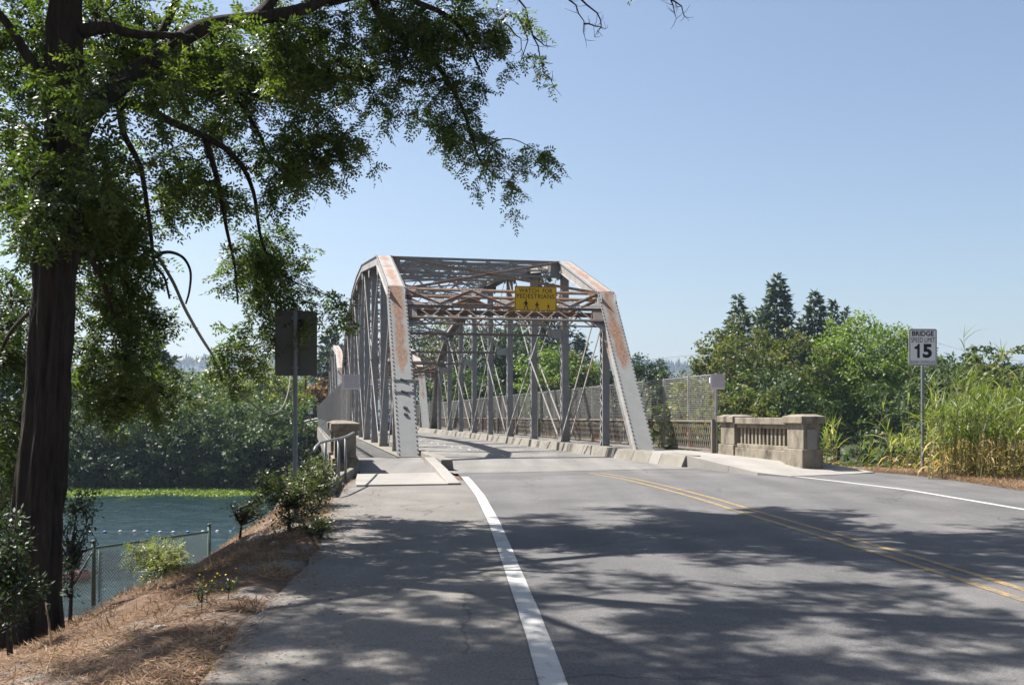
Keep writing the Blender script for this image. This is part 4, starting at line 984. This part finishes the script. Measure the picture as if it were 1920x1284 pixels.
# beyond the bridge, seen through the truss
TB = [(790,600,172,9,'leaf_dark',7000,'broad dark tree behind the truss beside the left end post'), (850,590,168,9,'leaf_olive',8000,'large olive tree seen through the truss left of centre'),
 (915,605,165,8,'leaf_dark',7000,'dark tree behind the middle verticals of the truss'), (965,620,160,8,'leaf_dark',7000,'dark tree behind the truss under the yellow sign'),
 (1035,655,150,7,'leaf_bright',7500,'fresh green tree above the mesh fence behind the truss'), (880,690,150,6,'leaf_mid',5000,'rounded green tree low behind the far truss verticals'),
 (1095,672,150,7,'leaf_olive',6500,'olive green tree behind the first right vertical post'), (1150,668,152,6.5,'leaf_dark',6000,'dark tree behind the right end post'),
 (1205,678,146,5.5,'leaf_dark',5500,'dark tree just right of the right end post'), (1245,700,138,4.6,'leaf_mid',5000,'small green tree above the fence right of the end post'),
 (1285,715,110,4.5,'leaf_yellow',4200,'yellowish tree seen through the right mesh fence'), (1245,752,95,3.6,'leaf_olive',3600,'low olive bush behind the lattice railing right of the end post'),
 (1320,760,88,4,'leaf_olive',3600,'low tree behind the fence end and notice')]
for i, (px, ty, Y, r, lf, n, lab) in enumerate(TB):
    b = at(px, Y); leafy_tree(b, hgt(ty, Y, b.z), r, lf, n, lab, 200+i, ls=.38, low=.1, lobes=13)
for px, ty, Y, r, n, lab in ((1020,515,178,9,9000,'huge dark conifer rising behind the yellow sign'), (1087,625,190,4.5,2600,'slim conifer between the huge conifer and the right end post'),
     (1238,672,230,6,2400,'small dark conifer against the blue hill'), (958,560,185,6,4000,'dark conifer behind the middle of the portal'),
     (1384,552,150,4.2,3300,'leftmost tall conifer above the right trees'), (1422,580,155,3,1500,'short conifer between the two tallest on the right'), (1457,514,150,5.4,6000,'tallest conifer above the right trees'), (1500,600,158,3,1500,'low conifer tip between the tallest and the next on the right'),
     (1528,546,150,4.6,4200,'pointed conifer left of the round bright tree'), (1562,563,160,3.6,1900,'thin topped conifer right above the bright tree'), (1352,620,150,3,1400,'lowest conifer at the left end of the right trees'), (1585,580,165,3,1200,'sparse conifer behind the bright round tree')):
    b = at(px, Y); conifer(b, hgt(ty, Y, b.z), r, n, lab, int(px)+3, ls=.85)
RT = [(1400,590,112,6.2,'leaf_olive',13000,'big olive green tree behind the parapet, left of the bright tree'), (1345,640,108,4.6,'leaf_olive',7500,'spreading olive tree at the left end of the right group'),
 (1480,620,114,5.5,'leaf_olive',10000,'olive tree with yellow tufts in the middle of the right group'), (1455,690,98,5,'leaf_mid',8500,'lower green tree right above the parapet'),
 (1380,720,92,4.2,'leaf_olive',6500,'low tree behind the left end of the parapet'), (1620,586,118,7,'leaf_bright',21000,'round bright green tree left of the speed limit sign'), (1570,640,116,4.4,'leaf_bright',7500,'smaller bright green tree at the left flank of the round one'),
 (1690,640,120,4.6,'leaf_bright',6500,'bright tree crown just behind the speed limit sign'), (1670,715,104,3.4,'leaf_mid',4500,'grey green bush under the bright round tree'),
 (1760,652,92,4.6,'leaf_mid',7500,'green tree right behind the speed limit sign'), (1830,640,88,4.2,'leaf_mid',7000,'green tree above the middle of the reeds'), (1900,652,84,4.2,'leaf_olive',7000,'green tree above the reeds near the right edge'), (1960,680,80,4,'leaf_dark',4500,'dark tree cut by the right edge behind the reeds'),
 (1560,712,130,5,'leaf_dark',5500,'dark shaded tree behind the parked cars'), (1640,700,150,7,'leaf_dark',6000,'dark shaded tree behind the red car'), (1740,720,150,7,'leaf_dark',5000,'dark tree in the shade right of the parked cars'), (1500,700,135,6,'leaf_dark',6000,'shadowed tree behind the parapet')]
for i, (px, ty, Y, r, lf, n, lab) in enumerate(RT):
    b = at(px, Y); b.z = max(b.z, -4.0); leafy_tree(b, hgt(ty, Y, b.z), r, lf, n, lab, 300+i, ls=.3, low=.3 if 'bright' in lf else .1, lobes=15)

# hill with conifers
def ridge(px): return 682+9*math.sin(px*.011)+6*noise.noise(Vector((px*.02, 0, 0)))-(10*math.exp(-((px-1230)/60)**2))
Vh, Fh = [], []; HY = 2300; pxs = list(range(-400, 2400, 14))
for px in pxs:
    x = (px-960)/F*HY; z = EYE+(HZ-ridge(px))/F*HY
    for k, (dy, fz) in enumerate(((-700,-.05),(-450,.25),(-200,.7),(0,1),(400,.9))): Vh.append((x, HY+dy, z*fz-1))
for i in range(len(pxs)-1):
    for k in range(4): a = i*5+k; Fh.append((a, a+5, a+6, a+1))
tag(npmesh('hills', Vh, Fh, M['forest_far'], smooth=True), kind='structure')
mb = MB()
for _ in range(3400):
    px = random.uniform(-100, 2100); f = random.random()**.6; x = (px-960)/F*HY; z = (EYE+(HZ-ridge(px))/F*HY)*(.7+.3*f)-4; y = HY-200+200*f; h = random.uniform(9, 24); r = h*random.uniform(.18,.3)
    mb.add([(x+r*math.cos(k*1.257), y+r*math.sin(k*1.257), z) for k in range(5)]+[(x, y, z+h)], [(k, (k+1) % 5, 5) for k in range(5)])
tag(mb.build('hill_forest', M['forest_far'], fix=False), 'far conifer wood covering the blue hill', 'forest', kind='stuff')

# green ground cover on the low ground at the right
def cover(name, label, cat, pts, lf, ls, ww=.5, nz=.3):
    C = np.array(pts); m = len(C); N_ = unit(vn(m,.5)+np.array([0,0,1])); D = unit(vn(m)+np.array([0,0,nz])); V, Fq = quads(C, D, N_, RNG.uniform(.6,1.3,m)*ls, RNG.uniform(.6,1.2,m)*ls*ww)
    return tag(npmesh(name, V, Fq, M[lf]), label, cat, kind='stuff')
pts = []
for _ in range(16000):
    Y = random.uniform(34, 100); px = random.uniform(1180, 1960); x = (px-960)/F*Y
    pts.append((x, Y, H(x, Y)+abs(random.gauss(0,.55))+.8*max(0, noise.noise(Vector((x*.2, Y*.2, 0))))))
cover('ground_cover', 'tangled green ground cover on the low ground behind the right parapet', 'ground cover', pts, 'leaf_mid', .42)
pts = []
for _ in range(9000):
    Y = random.uniform(120, 127); px = random.uniform(60, 600); x = (px-960)/F*Y; pts.append((x, Y, max(WATER, H(x, Y))+abs(random.gauss(0,.7))))
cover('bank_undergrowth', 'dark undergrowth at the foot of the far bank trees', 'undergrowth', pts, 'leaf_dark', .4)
pts = []
for _ in range(17000):
    px = random.uniform(-60, 500); f = random.random(); lo = 111.5+4*noise.noise(Vector((px*.011, 0, 0)))+.8*noise.noise(Vector((px*.06, 2, 0))); Y = lo+(123-lo)*f; pts.append(((px-960)/F*Y, Y, WATER+abs(random.gauss(0,.07))))
cover('floating_weed', 'bright green floating weed along the far water edge', 'water weed', pts, 'algae', .3, .9, 0)

# ------------------------------------------------------------------ far details: street, cars, house, pole, rail, wires
mb = MB(); mb.box((95,166,-.28), 260, 9, .3); tag(mb.build('street', M['asphalt']), kind='structure')
def car(loc, rz, col, label):
    c = thing('parked_car', loc, label, 'car', 'cars parked across the low ground'); R = Matrix.Rotation(rz, 3, 'Z'); loc = Vector(loc)
    T = lambda x, y, z: loc+R@Vector((x, y, z))
    prof = [(-2.15,.32),(-2.2,.75),(-2.05,.95),(-1.55,1.0),(-.95,1.42),(.45,1.45),(1.15,1.02),(2.0,.9),(2.2,.65),(2.15,.32)]
    def sec(y, ins): return [T(x, y*(1-ins*max(0, z-.95)/.5*.16), z) for x, z in prof]
    mb = MB(); a = sec(-.86, 1); b = sec(.86, 1); n = len(prof); mb.add(a+b, [tuple(range(n))[::-1], tuple(range(n, 2*n))]+[(i, (i+1) % n, n+(i+1) % n, n+i) for i in range(n)]); mb.build('body', paint(col), c, bevel=.04)
    for s in (-1, 1):
        g = MB(); yy = s*.835
        for q in ([(-1.35,1.02),(-.88,1.36),(-.25,1.38),(-.25,1.02)], [(-.17,1.02),(-.17,1.38),(.4,1.38),(.95,1.03)]): g.prism([T(x, yy*(1-max(0, z-.95)/.5*.13), z) for x, z in q], R@Vector((0, s*.012, 0)))
        g.build('side_window', M['glass'], c)
        for x in (-1.35, 1.38):
            w = MB(); w.tube([T(x, s*.72, .33), T(x, s*.9, .33)], .33, 16); wo = w.build('wheel', M['rubber'], c); w = MB(); w.tube([T(x, s*.88, .33), T(x, s*.91, .33)], .19, 12); w.build('rim', M['chrome'], wo)
    g = MB(); g.prism([T(1.17,-.66,1.03), T(1.17,.66,1.03), T(.5,.6,1.42), T(.5,-.6,1.42)], R@Vector((.01,0,.02))); g.build('windscreen', M['glass'], c)
    for s in (-1, 1):
        g = MB(); g.prism([T(-2.2,s*.6,.7), T(-2.2,s*.82,.7), T(-2.14,s*.82,.88), T(-2.14,s*.6,.88)], R@Vector((-.02,0,0))); g.build('tail_lamp', M['lamp_red'], c)
car(at(1562, 160, -.13), math.pi, (.05,.08,.12), 'dark blue parked car just right of the parapet end')
car(at(1617, 158, -.13), 0, (.5,.02,.02), 'red parked car under the round bright tree')
car(at(1680, 160, -.13), math.pi, (.35,.37,.4), 'grey parked car partly hidden right of the red one')
hs = thing('house', at(1590, 175, -.2), 'pale low house hidden behind the parked cars', 'house')
c = at(1600, 178, 0); mb = MB(); mb.box((c.x, c.y, 1.4), 22, 8, 3.2); hw = mb.build('wall', M['stucco'], hs)
mb = MB(); mb.prism([Vector((c.x-12, c.y-5, 3)), Vector((c.x-12, c.y+5, 3)), Vector((c.x-12, c.y, 4.9))], Vector((24,0,0))); mb.build('roof', M['roof'], hs)
for k in range(4):
    mb = MB(); mb.box((c.x-8+k*5, c.y-4.03, 1.6), 1.6, .1, 1.2); wd = mb.build('window', M['glass'], hs); mb = MB(); mb.box((c.x-8+k*5, c.y-4.05, .95), 1.8, .16, .1); mb.build('sill', M['sign_white'], wd)
hs = thing('house', at(1268, 150, 0), 'small brown shed roof seen through the right mesh fence', 'house'); c = at(1262, 150, 0)
mb = MB(); mb.box((c.x, c.y, .8), 6, 4, 2.4); mb.build('wall', M['stucco'], hs); mb = MB(); mb.prism([Vector((c.x-3.5, c.y-2.5, 2)), Vector((c.x-3.5, c.y+2.5, 2)), Vector((c.x-3.5, c.y, 3))], Vector((7,0,0))); mb.build('roof', M['roof'], hs)
car(B(5.6, 78, .01), math.radians(101), (.06,.09,.14), 'dark car driving on the bridge, glimpsed between the left truss posts')
# utility pole and far sign, far handrail
b = at(573, 152); up = thing('utility_pole', b, 'brown wooden utility pole behind the dark sign back', 'pole'); MB().tube([b-ZV, P(573, 640, 152)], [.2,.14], 8).build('pole', M['wood_pole'], up)
mb = MB(); mb.bar(P(561,650,152), P(585,650,152), .1, .12); mb.build('crossarm', M['wood_pole'], up)
b = P(582,792,138); s = thing('road_sign', b, 'small far sign with its grey back by the far end of the bridge', 'road sign'); tubepost(b-ZV, P(582,764,138), .05, 'post', M['galv'], s)
mb = MB(); mb.box(P(582,770,137.9), .62, .02, .85); mb.build('sign_panel', M['sign_white'], s)
s = thing('pipe_railing', P(566,800,136), 'white pipe railing on top of the far dirt bank', 'railing')
for dy in (0, 5): MB().tube([P(560,793+dy,140), P(575,788+dy,138), P(596,784+dy,136)], .06, 6).build('rail', M['sign_white'], s)
for px, y0 in ((562,792),(575,788),(588,786),(596,784)): MB().tube([P(px,y0,138), P(px,y0+16,138)], .06, 6).build('post', M['sign_white'], s)
def wire(pts, r0, r1, label, m='rubber', cat='cable', sub=6):
    q, rr = smooth_path([P(*p) for p in pts], [r0+(r1-r0)*i/(len(pts)-1) for i in range(len(pts))], sub)
    tag(MB().tube(q, rr, 6).build('cable', M[m], smooth=True), label, cat)
wire([(295,480,13),(325,530,14),(350,585,16),(385,645,20),(420,695,26),(455,740,34),(490,770,42),(512,776,50),(530,762,62),(540,735,75),(545,700,90),(548,650,110)], .022, .05, 'slack cable hanging from the locust branch towards the far bank', 'sign_back')
wire([(-100,692,200),(250,680,200),(440,668,200),(640,650,200)], .05, .05, 'upper thin power line crossing the sky left of the sign back', 'galv', 'power line')
wire([(-100,722,205),(320,678,205),(640,663,205)], .04, .04, 'lower thin power line in the gap left of the sign back', 'galv', 'power line')
wire([(1120,683,220),(1300,665,200),(1500,640,180)], .05, .05, 'thin power line over the blue hill right of the truss', 'galv', 'power line')
wire([(1640,600,140),(1800,655,130),(2000,690,120)], .03, .03, 'thin power line falling to the right edge behind the reeds', 'galv', 'power line')

# ------------------------------------------------------------------ near bank: green chain link fence, buoys, red boat
gf = thing('chain_link_fence', P(175,1125,20), 'green chain link fence on the sandy ledge above the water', 'fence')
for px, t_, b_, Y, r in ((175,1017,1135,20,.045),(392,986,1240,22.9,.04),(186,1030,1128,20.2,.022),(60,1035,1160,18.6,.04)):
    MB().tube([P(px,t_,Y), P(px,b_,Y)], r, 10).build('post', M['green_metal'], gf, smooth=True)
    if r > .03: MB().tube([P(px,t_,Y), P(px,t_-4,Y), P(px,t_-5,Y)], [r*1.15, r*1.1, r*.4], 10).build('post_cap', M['green_metal'], gf, smooth=True)
a0, a1, a2 = P(60,1052,18.6), P(175,1027,20), P(392,996,22.9)
MB().tube([a0, a1, a2], .024, 8).build('rail', M['green_metal'], gf, smooth=True); MB().tube([P(175,1032,20), P(135,1098,19.5)], .02, 8).build('brace', M['green_metal'], gf, smooth=True)
mb = MB()
for A, C in ((a0, a1), (a1, a2)):
    L = (C-A).length; d = (C-A)/L; n = int(L/.075); hh = 1.25
    for i in range(-int(hh/.075), n):
        for s in (0, 1):
            s0 = i*.075; 
            x0, z0, x1, z1 = s0, (-hh if s == 0 else 0), s0+hh, (0 if s == 0 else -hh)
            if x0 < 0: z0 = z0+(z1-z0)*(-x0)/hh; x0 = 0
            if x1 > L: z1 = z0+(z1-z0)*((L-x0)/(x1-x0)); x1 = L
            if x1 > x0: mb.bar(A+d*x0+ZV*z0, A+d*x1+ZV*z1, .005, .005)
tag(mb.build('wire_mesh', M['green_metal'], gf), kind='stuff')
for i, px in enumerate(range(40, 490, 25)):
    p = P(px*1.9-110 if False else px*1.0, 1000-abs(px-300)*.012, 77); x = (px*1.04-960)/F*76.8; q = Vector((x, 76.8+.3*math.sin(i), WATER+.03))
    n = 8; mb = MB(); L = .3; mb.tube([q-Vector((L/2,0,0)), q-Vector((L*.32,0,0)), q, q+Vector((L*.32,0,0)), q+Vector((L/2,0,0))], [.04,.085,.1,.085,.04], n)
    tag(mb.build('float', M['buoy_white'] if i % 3 else M['buoy_blue'], smooth=True), 'small blue float on the swim line across the river' if i % 3 == 0 else 'small white float on the swim line across the river', 'buoy', 'white floats of the swim line' if i % 3 else 'blue floats of the swim line')
tag(MB().tube([((-900-0)/F*76.8*1.0, 76.8, WATER+.03), ((500-960)/F*76.8, 76.8, WATER+.03)], .012, 5).build('rope', M['buoy_white']), 'thin rope of the swim line between the floats', 'rope')
kc = P(128,1090,54); kc.z = WATER+.05
bt = thing('kayak', kc, 'red kayak half hidden behind the bush left of the green fence post', 'boat'); c = kc
mb = MB(); n = 9; pr = []
for i in range(n): f = i/(n-1); pr.append((c+Vector((-1.5+3*f, .45*f, .12+.3*(2*f-1)**2)), .02+.38*math.sin(math.pi*f)**.7))
mb.tube([p for p, _ in pr], [r for _, r in pr], 12); mb.build('hull', paint((.5,.03,.03)), bt, smooth=True)
mb = MB(); mb.tube([c+Vector((-.3,.1,.42)), c+Vector((.3,.3,.42))], .2, 12); mb.build('cockpit', M['sign_white'], bt)

# ------------------------------------------------------------------ near plants
def shrub(base_, pts_ell, n, leaf, label, seed, pin=False, ls=.06, name='shrub', leaves=16, r0=.006, rk=.012, cat='shrub', spread=.2, maxr=.03):
    random.seed(seed); base_ = Vector(base_); s = thing(name, base_, label, cat); att = []
    for c, r, k in pts_ell: att += ell(c, r, k)
    nodes_ = [base_-ZV*.05]; mb = MB(); first = Vector(pts_ell[0][0]); nodes_ += [base_.lerp(first, .3), base_.lerp(first, .6)]
    mb.tube([base_-ZV*.1, base_.lerp(first, .3), base_.lerp(first, .65)], [maxr, maxr*.8, maxr*.4], 6)
    tp_ = grow(nodes_, att, .1, .1, r0, rk, mb, 3, 4, maxr*.7); tag(mb.build('stems', M['twig'], s, fix=False), kind='stuff')
    Bs, Ds = [], []
    for p, d in tp_:
        for _ in range(leaves):
            o = Vector((random.gauss(0,1), random.gauss(0,1), random.gauss(.1,.8))).normalized(); Bs.append((p-d*random.random()*spread+o*random.random()*spread*.6)[:]); Ds.append(o[:])
    Bs = np.array(Bs); Ds = unit(np.array(Ds)); m = len(Bs)
    if pin: V, Fq = pinnate(Bs, Ds, RNG.uniform(.16,.3,m), 5, ls, ls*.4)
    else: V, Fq = quads(Bs, Ds, unit(vn(m,.5)+np.array([0,0,1])), RNG.uniform(.7,1.3,m)*ls, RNG.uniform(.7,1.2,m)*ls*.5)
    tag(npmesh('foliage', V, Fq, M[leaf], s), kind='stuff'); return s
def pe(px, py, Y, rx, ry, rY, n): c = P(px, py, Y); return (c, (rx/F*Y, rY, ry/F*Y), n)
def gb(px, Y): x = (px-960)/F*Y; return (x, Y, H(x, Y))
shrub(gb(543,13.2), [pe(540,925,13.3,55,42,.5,62), pe(498,905,13.4,30,26,.3,22), pe(590,925,13.6,36,44,.4,46), pe(545,975,13.3,50,18,.4,16)], 0, 'shrub_leaf', 'dark bushy sapling with a visible stem in front of the sign post', 11, ls=.055, leaves=22)
shrub(gb(448,15), [pe(455,955,15,32,26,.4,30), pe(490,940,14.6,26,20,.4,16)], 0, 'shrub_leaf', 'small dark round bush over the water left of the sapling', 12, ls=.05)
shrub(gb(600,16.5), [pe(598,905,16.8,38,48,.5,62), pe(560,890,16,30,30,.5,28)], 0, 'shrub_leaf', 'leafy bush at the foot of the pipe handrail', 13, ls=.06, leaves=20)
shrub(gb(600,12.6), [pe(603,985,12.6,28,24,.3,30), pe(565,995,12.8,25,12,.3,12)], 0, 'shrub_leaf', 'low brownish bush at the edge of the path', 14, ls=.045)
shrub(P(308,1100,19.6), [pe(305,1055,19.7,45,38,.5,34), pe(265,1035,19.9,28,18,.3,14), pe(340,1050,19.7,18,30,.3,10)], 0, 'shrub_pale', 'pale green compound leaved bush behind the green fence', 15, pin=True, ls=.06, leaves=9)
shrub(gb(20,9.2), [pe(5,1030,9.2,50,70,.5,45), pe(45,1130,9,45,45,.4,28)], 0, 'leaf_dark', 'dark ivy like bush round the foot of the locust trunk', 16, ls=.06, leaves=26)
shrub(gb(130,12.6), [pe(140,990,12.8,35,60,.3,46), pe(125,1080,12.6,30,50,.3,30), pe(165,930,13,26,16,.2,12)], 0, 'leaf_dark', 'dark straggly bush just right of the locust trunk', 17, ls=.05, leaves=18)
shrub(gb(40,17), [pe(30,920,17,60,90,.8,70)], 0, 'leaf_dark', 'dark bush filling the left edge behind the trunk', 18, ls=.09, leaves=26)
shrub(gb(620,21.5), [pe(600,880,21.6,26,30,.4,30)], 0, 'shrub_leaf', 'green bush behind the handrail by the left parapet', 19, ls=.08)
shrub(gb(1275,38), [pe(1272,815,36,20,30,.4,26)], 0, 'leaf_bright', 'green creeper standing behind the right mesh fence', 20, ls=.12)
for i, (px, py, Y, s_) in enumerate(((378,1166,8.1,.1),(388,1120,8.6,.08),(428,1140,8.6,.07))):
    b = gb(px, Y); sh = shrub(b, [((b[0], b[1], b[2]+.12), (.09,.09,.08), 7)], 0, 'leaf_mid', ['yellow flowered weed nearest the path edge on the straw bank','yellow flowered weed higher up the straw bank','small yellow flowered weed right of the other two'][i], 30+i, ls=.03, leaves=9, name='flowering_weed', cat='weed', maxr=.006, spread=.06)
    m_ = 7; C = np.array([(b[0]+random.gauss(0,.07), b[1]+random.gauss(0,.07), b[2]+random.uniform(.16,.26)) for _ in range(m_)]); V, Fq = quads(C, unit(vn(len(C))), unit(vn(len(C),.4)+np.array([0,0,1])), np.full(len(C),.02), np.full(len(C),.02)); tag(npmesh('flowers', V, Fq, M['flower'], sh), kind='stuff')
# dead branches by the handrail and on the bank
for i, (pp, lab) in enumerate((([(590,885,19),(575,835,19.2),(577,805,19.3)], 'bare dead twig standing left of the handrail'), ([(540,905,14.5),(537,870,14.6),(533,845,14.7)], 'thin dead twig beside the sign post'), ([(232,1143,12),(255,1160,11.6)], 'pale stick lying on the bank behind the trunk'), ([(97,1215,8.6),(92,1170,8.7),(85,1128,8.8)], 'thin yellow cane leaning at the foot of the trunk'))):
    q = [P(*a) for a in pp]; mb = MB(); mb.tube(q, [.014,.01,.005][:len(q)], 5)
    if i < 2:
        for _ in range(4): c = q[1].lerp(q[2], random.random()); e = Vector((random.gauss(0,.2),0,.25)); mb.tube([c, c+e], [.006,.002], 4)
    tag(mb.build('dead_branch', M['straw'] if i > 1 else M['bark_far'], fix=False), lab, 'branch')

# straw and dry litter on the banks
def litter(name, label, sampler, n, mat_, L0=.05, L1=.22, wd=.005, lie=.5):
    C = np.array([sampler() for _ in range(n)]); D = vn(n); D[:,2] = np.abs(D[:,2])*lie; D = unit(D); N_ = unit(vn(n,.4)+np.array([0,0,1]))
    V, Fq = quads(C, D, N_, RNG.uniform(L0,L1,n), RNG.uniform(.6,1.5,n)*wd); return tag(npmesh(name, V, Fq, M[mat_]), label, 'dry grass', kind='stuff')
def sL():
    while True:
        y = 4.5+random.random()**1.3*18; s = random.random()**1.1*4.2-.12; x = eL(y)-s+random.gauss(0,.05)
        if noise.noise(Vector((x*1.1, y*1.1, 9)))+random.random()*.7 > .24 and (s > 0 or random.random() < .35): return (x, y, (H(x, y) if s > .02 else zr(y))+.004+abs(random.gauss(0,.012)))
litter('dry_straw', 'reddish dry straw and needles strewn over the left bank', sL, 85000, 'straw', .03, .16, .006, .2)
def sC():
    c = clumps[random.randrange(len(clumps))]; x = c[0]+random.gauss(0,.07); y = c[1]+random.gauss(0,.07); return (x, y, H(x, y))
clumps = []
while len(clumps) < 90:
    y = random.uniform(5, 20); s = random.uniform(.05, 3.6); clumps.append((eL(y)-s, y))
litter('dry_grass_tufts', 'tufts of standing dry grass on the left bank', sC, 7000, 'straw', .05, .2, .006, 1.3)
def sR():
    y = random.uniform(18, 27); s = abs(random.gauss(0,.7))-.1; x = eR(y)+s; return (x, y, max(H(x, y), zr(y))+.006+abs(random.gauss(0,.012)))
litter('dry_litter', 'reddish dry litter between the road edge and the reeds', sR, 26000, 'straw', .04, .16, .007, .35)
def sP():
    y = random.uniform(5, 20); x = eL(y)+abs(random.gauss(0,.5)); return (x, y, zr(y)+.004)
litter('fallen_leaves', 'scattered dry bits on the footpath edge', sP, 1500, 'straw', .02, .06, .01, .05)
C = np.array([( random.uniform(eL(y)+.1, 5.5), y, zr(y)+.006) for y in [random.uniform(5.5, 16) for _ in range(420)]]); n = len(C)
V, Fq = quads(C, unit(vn(n)*np.array([1,1,.05])), unit(vn(n,.15)+np.array([0,0,1])), RNG.uniform(.006,.028,n), RNG.uniform(.005,.018,n)); tag(npmesh('road_litter', V, Fq, M['straw']), 'tiny leaf crumbs scattered on the road and path', 'litter', kind='stuff')
# stones in the soil bank
for i, (px, py, Y, r) in enumerate(((497,1003,12.8,.1),(515,1010,12.2,.07),(480,1018,13,.09),(300,1190,7.6,.06))):
    x = (px-960)/F*Y; c = Vector((x, Y, H(x, Y))); mb = MB()
    for j in range(5):
        for k in range(8):
            ph = math.pi*j/4; th = k*math.pi/4; q = Vector((math.sin(ph)*math.cos(th), math.sin(ph)*math.sin(th), math.cos(ph)*.6)); q *= r*(1+.35*noise.noise(q*2+Vector((i*3,0,0)))); mb.v.append(tuple(c+q))
    for j in range(4):
        for k in range(8): mb.f.append((j*8+k, j*8+(k+1) % 8, (j+1)*8+(k+1) % 8, (j+1)*8+k)); mb.mi.append(0)
    tag(mb.build('stone', M['concrete_pad'], fix=False), ['largest pale stone below the sapling on the left bank','small pale stone nearer the path below the sapling','pale stone at the water side below the sapling','pale stone lying in the straw in the near bank'][i], 'stone', 'pale stones on the left bank')

# ------------------------------------------------------------------ giant reeds
def ribbon(Vs, Fs, p, d, L, w, bend, rng, seg=5):
    d = Vector(d).normalized(); sd_ = d.cross(ZV); sd_ = sd_.normalized() if sd_.length > .05 else Vector((1,0,0)); sd_ = (sd_+Vector((rng.gauss(0,.4), rng.gauss(0,.4), rng.gauss(0,.3)))).normalized(); q = Vector(p); b = len(Vs)
    for k in range(seg+1):
        f = k/seg; ww = w*(.55+.9*f if f < .3 else 1.17*(1-f)**.75+.01)*.5; Vs.append(tuple(q-sd_*ww)); Vs.append(tuple(q+sd_*ww)); q = q+d*L/seg; d = (d-ZV*bend/seg*(1+f)).normalized()
    for k in range(seg): Fs.append((b+2*k, b+2*k+1, b+2*k+3, b+2*k+2))
def reeds(label, spots, seed, group='clumps of giant reed beside the road'):
    rg = random.Random(seed); c0 = spots[0]; t = thing('giant_reed', (c0[0], c0[1], H(c0[0], c0[1])), label, 'reeds', group); st_ = MB(); GV, GF, DV, DF = [], [], [], []
    for (x, y, h) in spots:
        z = H(x, y); ln = Vector((rg.gauss(0,.07), rg.gauss(0,.07), 1)).normalized(); p = Vector((x, y, z)); n = 5
        pts_ = [p+ln*h*k/n+Vector((1,0,0))*.03*h*(k/n)**2*rg.gauss(0,1) for k in range(n+1)]; st_.tube(pts_, [.013-.009*k/n for k in range(n+1)], 5, False)
        nl = int(h*5.5)
        for k in range(nl):
            f = (k+.5)/nl; q = pts_[0].lerp(pts_[-1], f) if True else 0; i = min(n-1, int(f*n)); q = pts_[i].lerp(pts_[i+1], f*n-i); a = k*2.6+rg.gauss(0,.5)
            dry = f < .6 and rg.random() < .95*(1.2-f) and h < 3.3
            d = Vector((math.cos(a)*.75, math.sin(a)*.75, rg.uniform(.5,1.2) if not dry else rg.uniform(-.1,.5)))
            if dry: ribbon(DV, DF, q, d, rg.uniform(.35,.65), rg.uniform(.028,.045), rg.uniform(1.5,3), rg, 4)
            else: ribbon(GV, GF, q, d, rg.uniform(.45,.8)*(1.15 if f > .5 else 1), rg.uniform(.034,.06), rg.uniform(.6,1.8), rg)
        for _ in range(5): ribbon(GV, GF, pts_[-1], Vector((rg.gauss(0,.35), rg.gauss(0,.35), 1)), rg.uniform(.3,.5), .022, .5, rg)
    tag(st_.build('stalks', M['reed_stalk'], t, fix=False), kind='stuff')
    if GV: tag(npmesh('leaves', GV, GF, M['reed_green'], t), kind='stuff')
    if DV: tag(npmesh('dry_leaves', DV, DF, M['reed_dry'], t), kind='stuff')
def patch(px0, px1, Y0, Y1, n, h0, h1, seed):
    rg = random.Random(seed); o = []
    for _ in range(n): Y = rg.uniform(Y0, Y1); px = rg.uniform(px0, px1); o.append(((px-960)/F*Y, Y, rg.uniform(h0, h1)))
    return o
reeds('dense golden based reeds just right of the speed limit sign post', patch(1740,1830,22.8,25.5,80,.9,1.75,1), 1)
reeds('dense reeds nearest the right edge of the photo', patch(1825,1990,22.3,25.5,115,1.0,2.0,2), 2)
reeds('taller green reeds at the back behind the golden reeds', patch(1760,1960,26,29,80,1.8,2.7,3), 3)
reeds('low thin reeds left of the speed limit sign post', patch(1665,1735,25.5,29,24,.5,1.05,4), 4)
reeds('short reed tuft beside the right end of the parapet', patch(1545,1572,27,29,10,.6,1.2,5), 5)
reeds('sparse low reeds between the parapet and the sign post', patch(1600,1665,26.5,30,7,.3,.6,6), 6)
for i, (px, py, Y, lab) in enumerate(((1818,632,24.5,'tallest single reed, rising right of the speed limit sign'), (1748,690,24.8,'tall leaning reed just right of the sign board'), (1838,690,25,'second tall reed right of the tallest one'), (1890,690,24,'tall reed near the right edge with drooping leaves'), (1700,700,27,'tall slim reed left of the sign post'), (1800,735,23.4,'pale dry stalk in front of the golden reeds'), (1645,760,29,'lone slim reed farthest left of the sign post'), (1862,660,26,'tall reed between the second tall one and the right edge'))):
    x = (px-960)/F*Y; reeds(lab, [(x, Y, EYE+(HZ-py)/F*Y-H(x, Y))], 50+i, 'single tall reeds above the clumps')

# ------------------------------------------------------------------ air
hz = MB(); hz.add([(x, y, z) for z in (-12, 190) for y in (-70, 3100) for x in (-3300, 3300)], [(0,2,3,1),(4,5,7,6),(0,1,5,4),(1,3,7,5),(3,2,6,7),(2,0,4,6)])
m = bpy.data.materials.new('haze_air'); m.use_nodes = True; t = m.node_tree; t.nodes.remove(t.nodes['Principled BSDF'])
pv = t.nodes.new('ShaderNodeVolumePrincipled'); pv.inputs['Color'].default_value = (.62,.78,1,1); pv.inputs['Density'].default_value = .00016; pv.inputs['Anisotropy'].default_value = .2
t.links.new(pv.outputs[0], t.nodes['Material Output'].inputs['Volume'])
ho = hz.build('haze', m); tag(ho, kind='stuff')
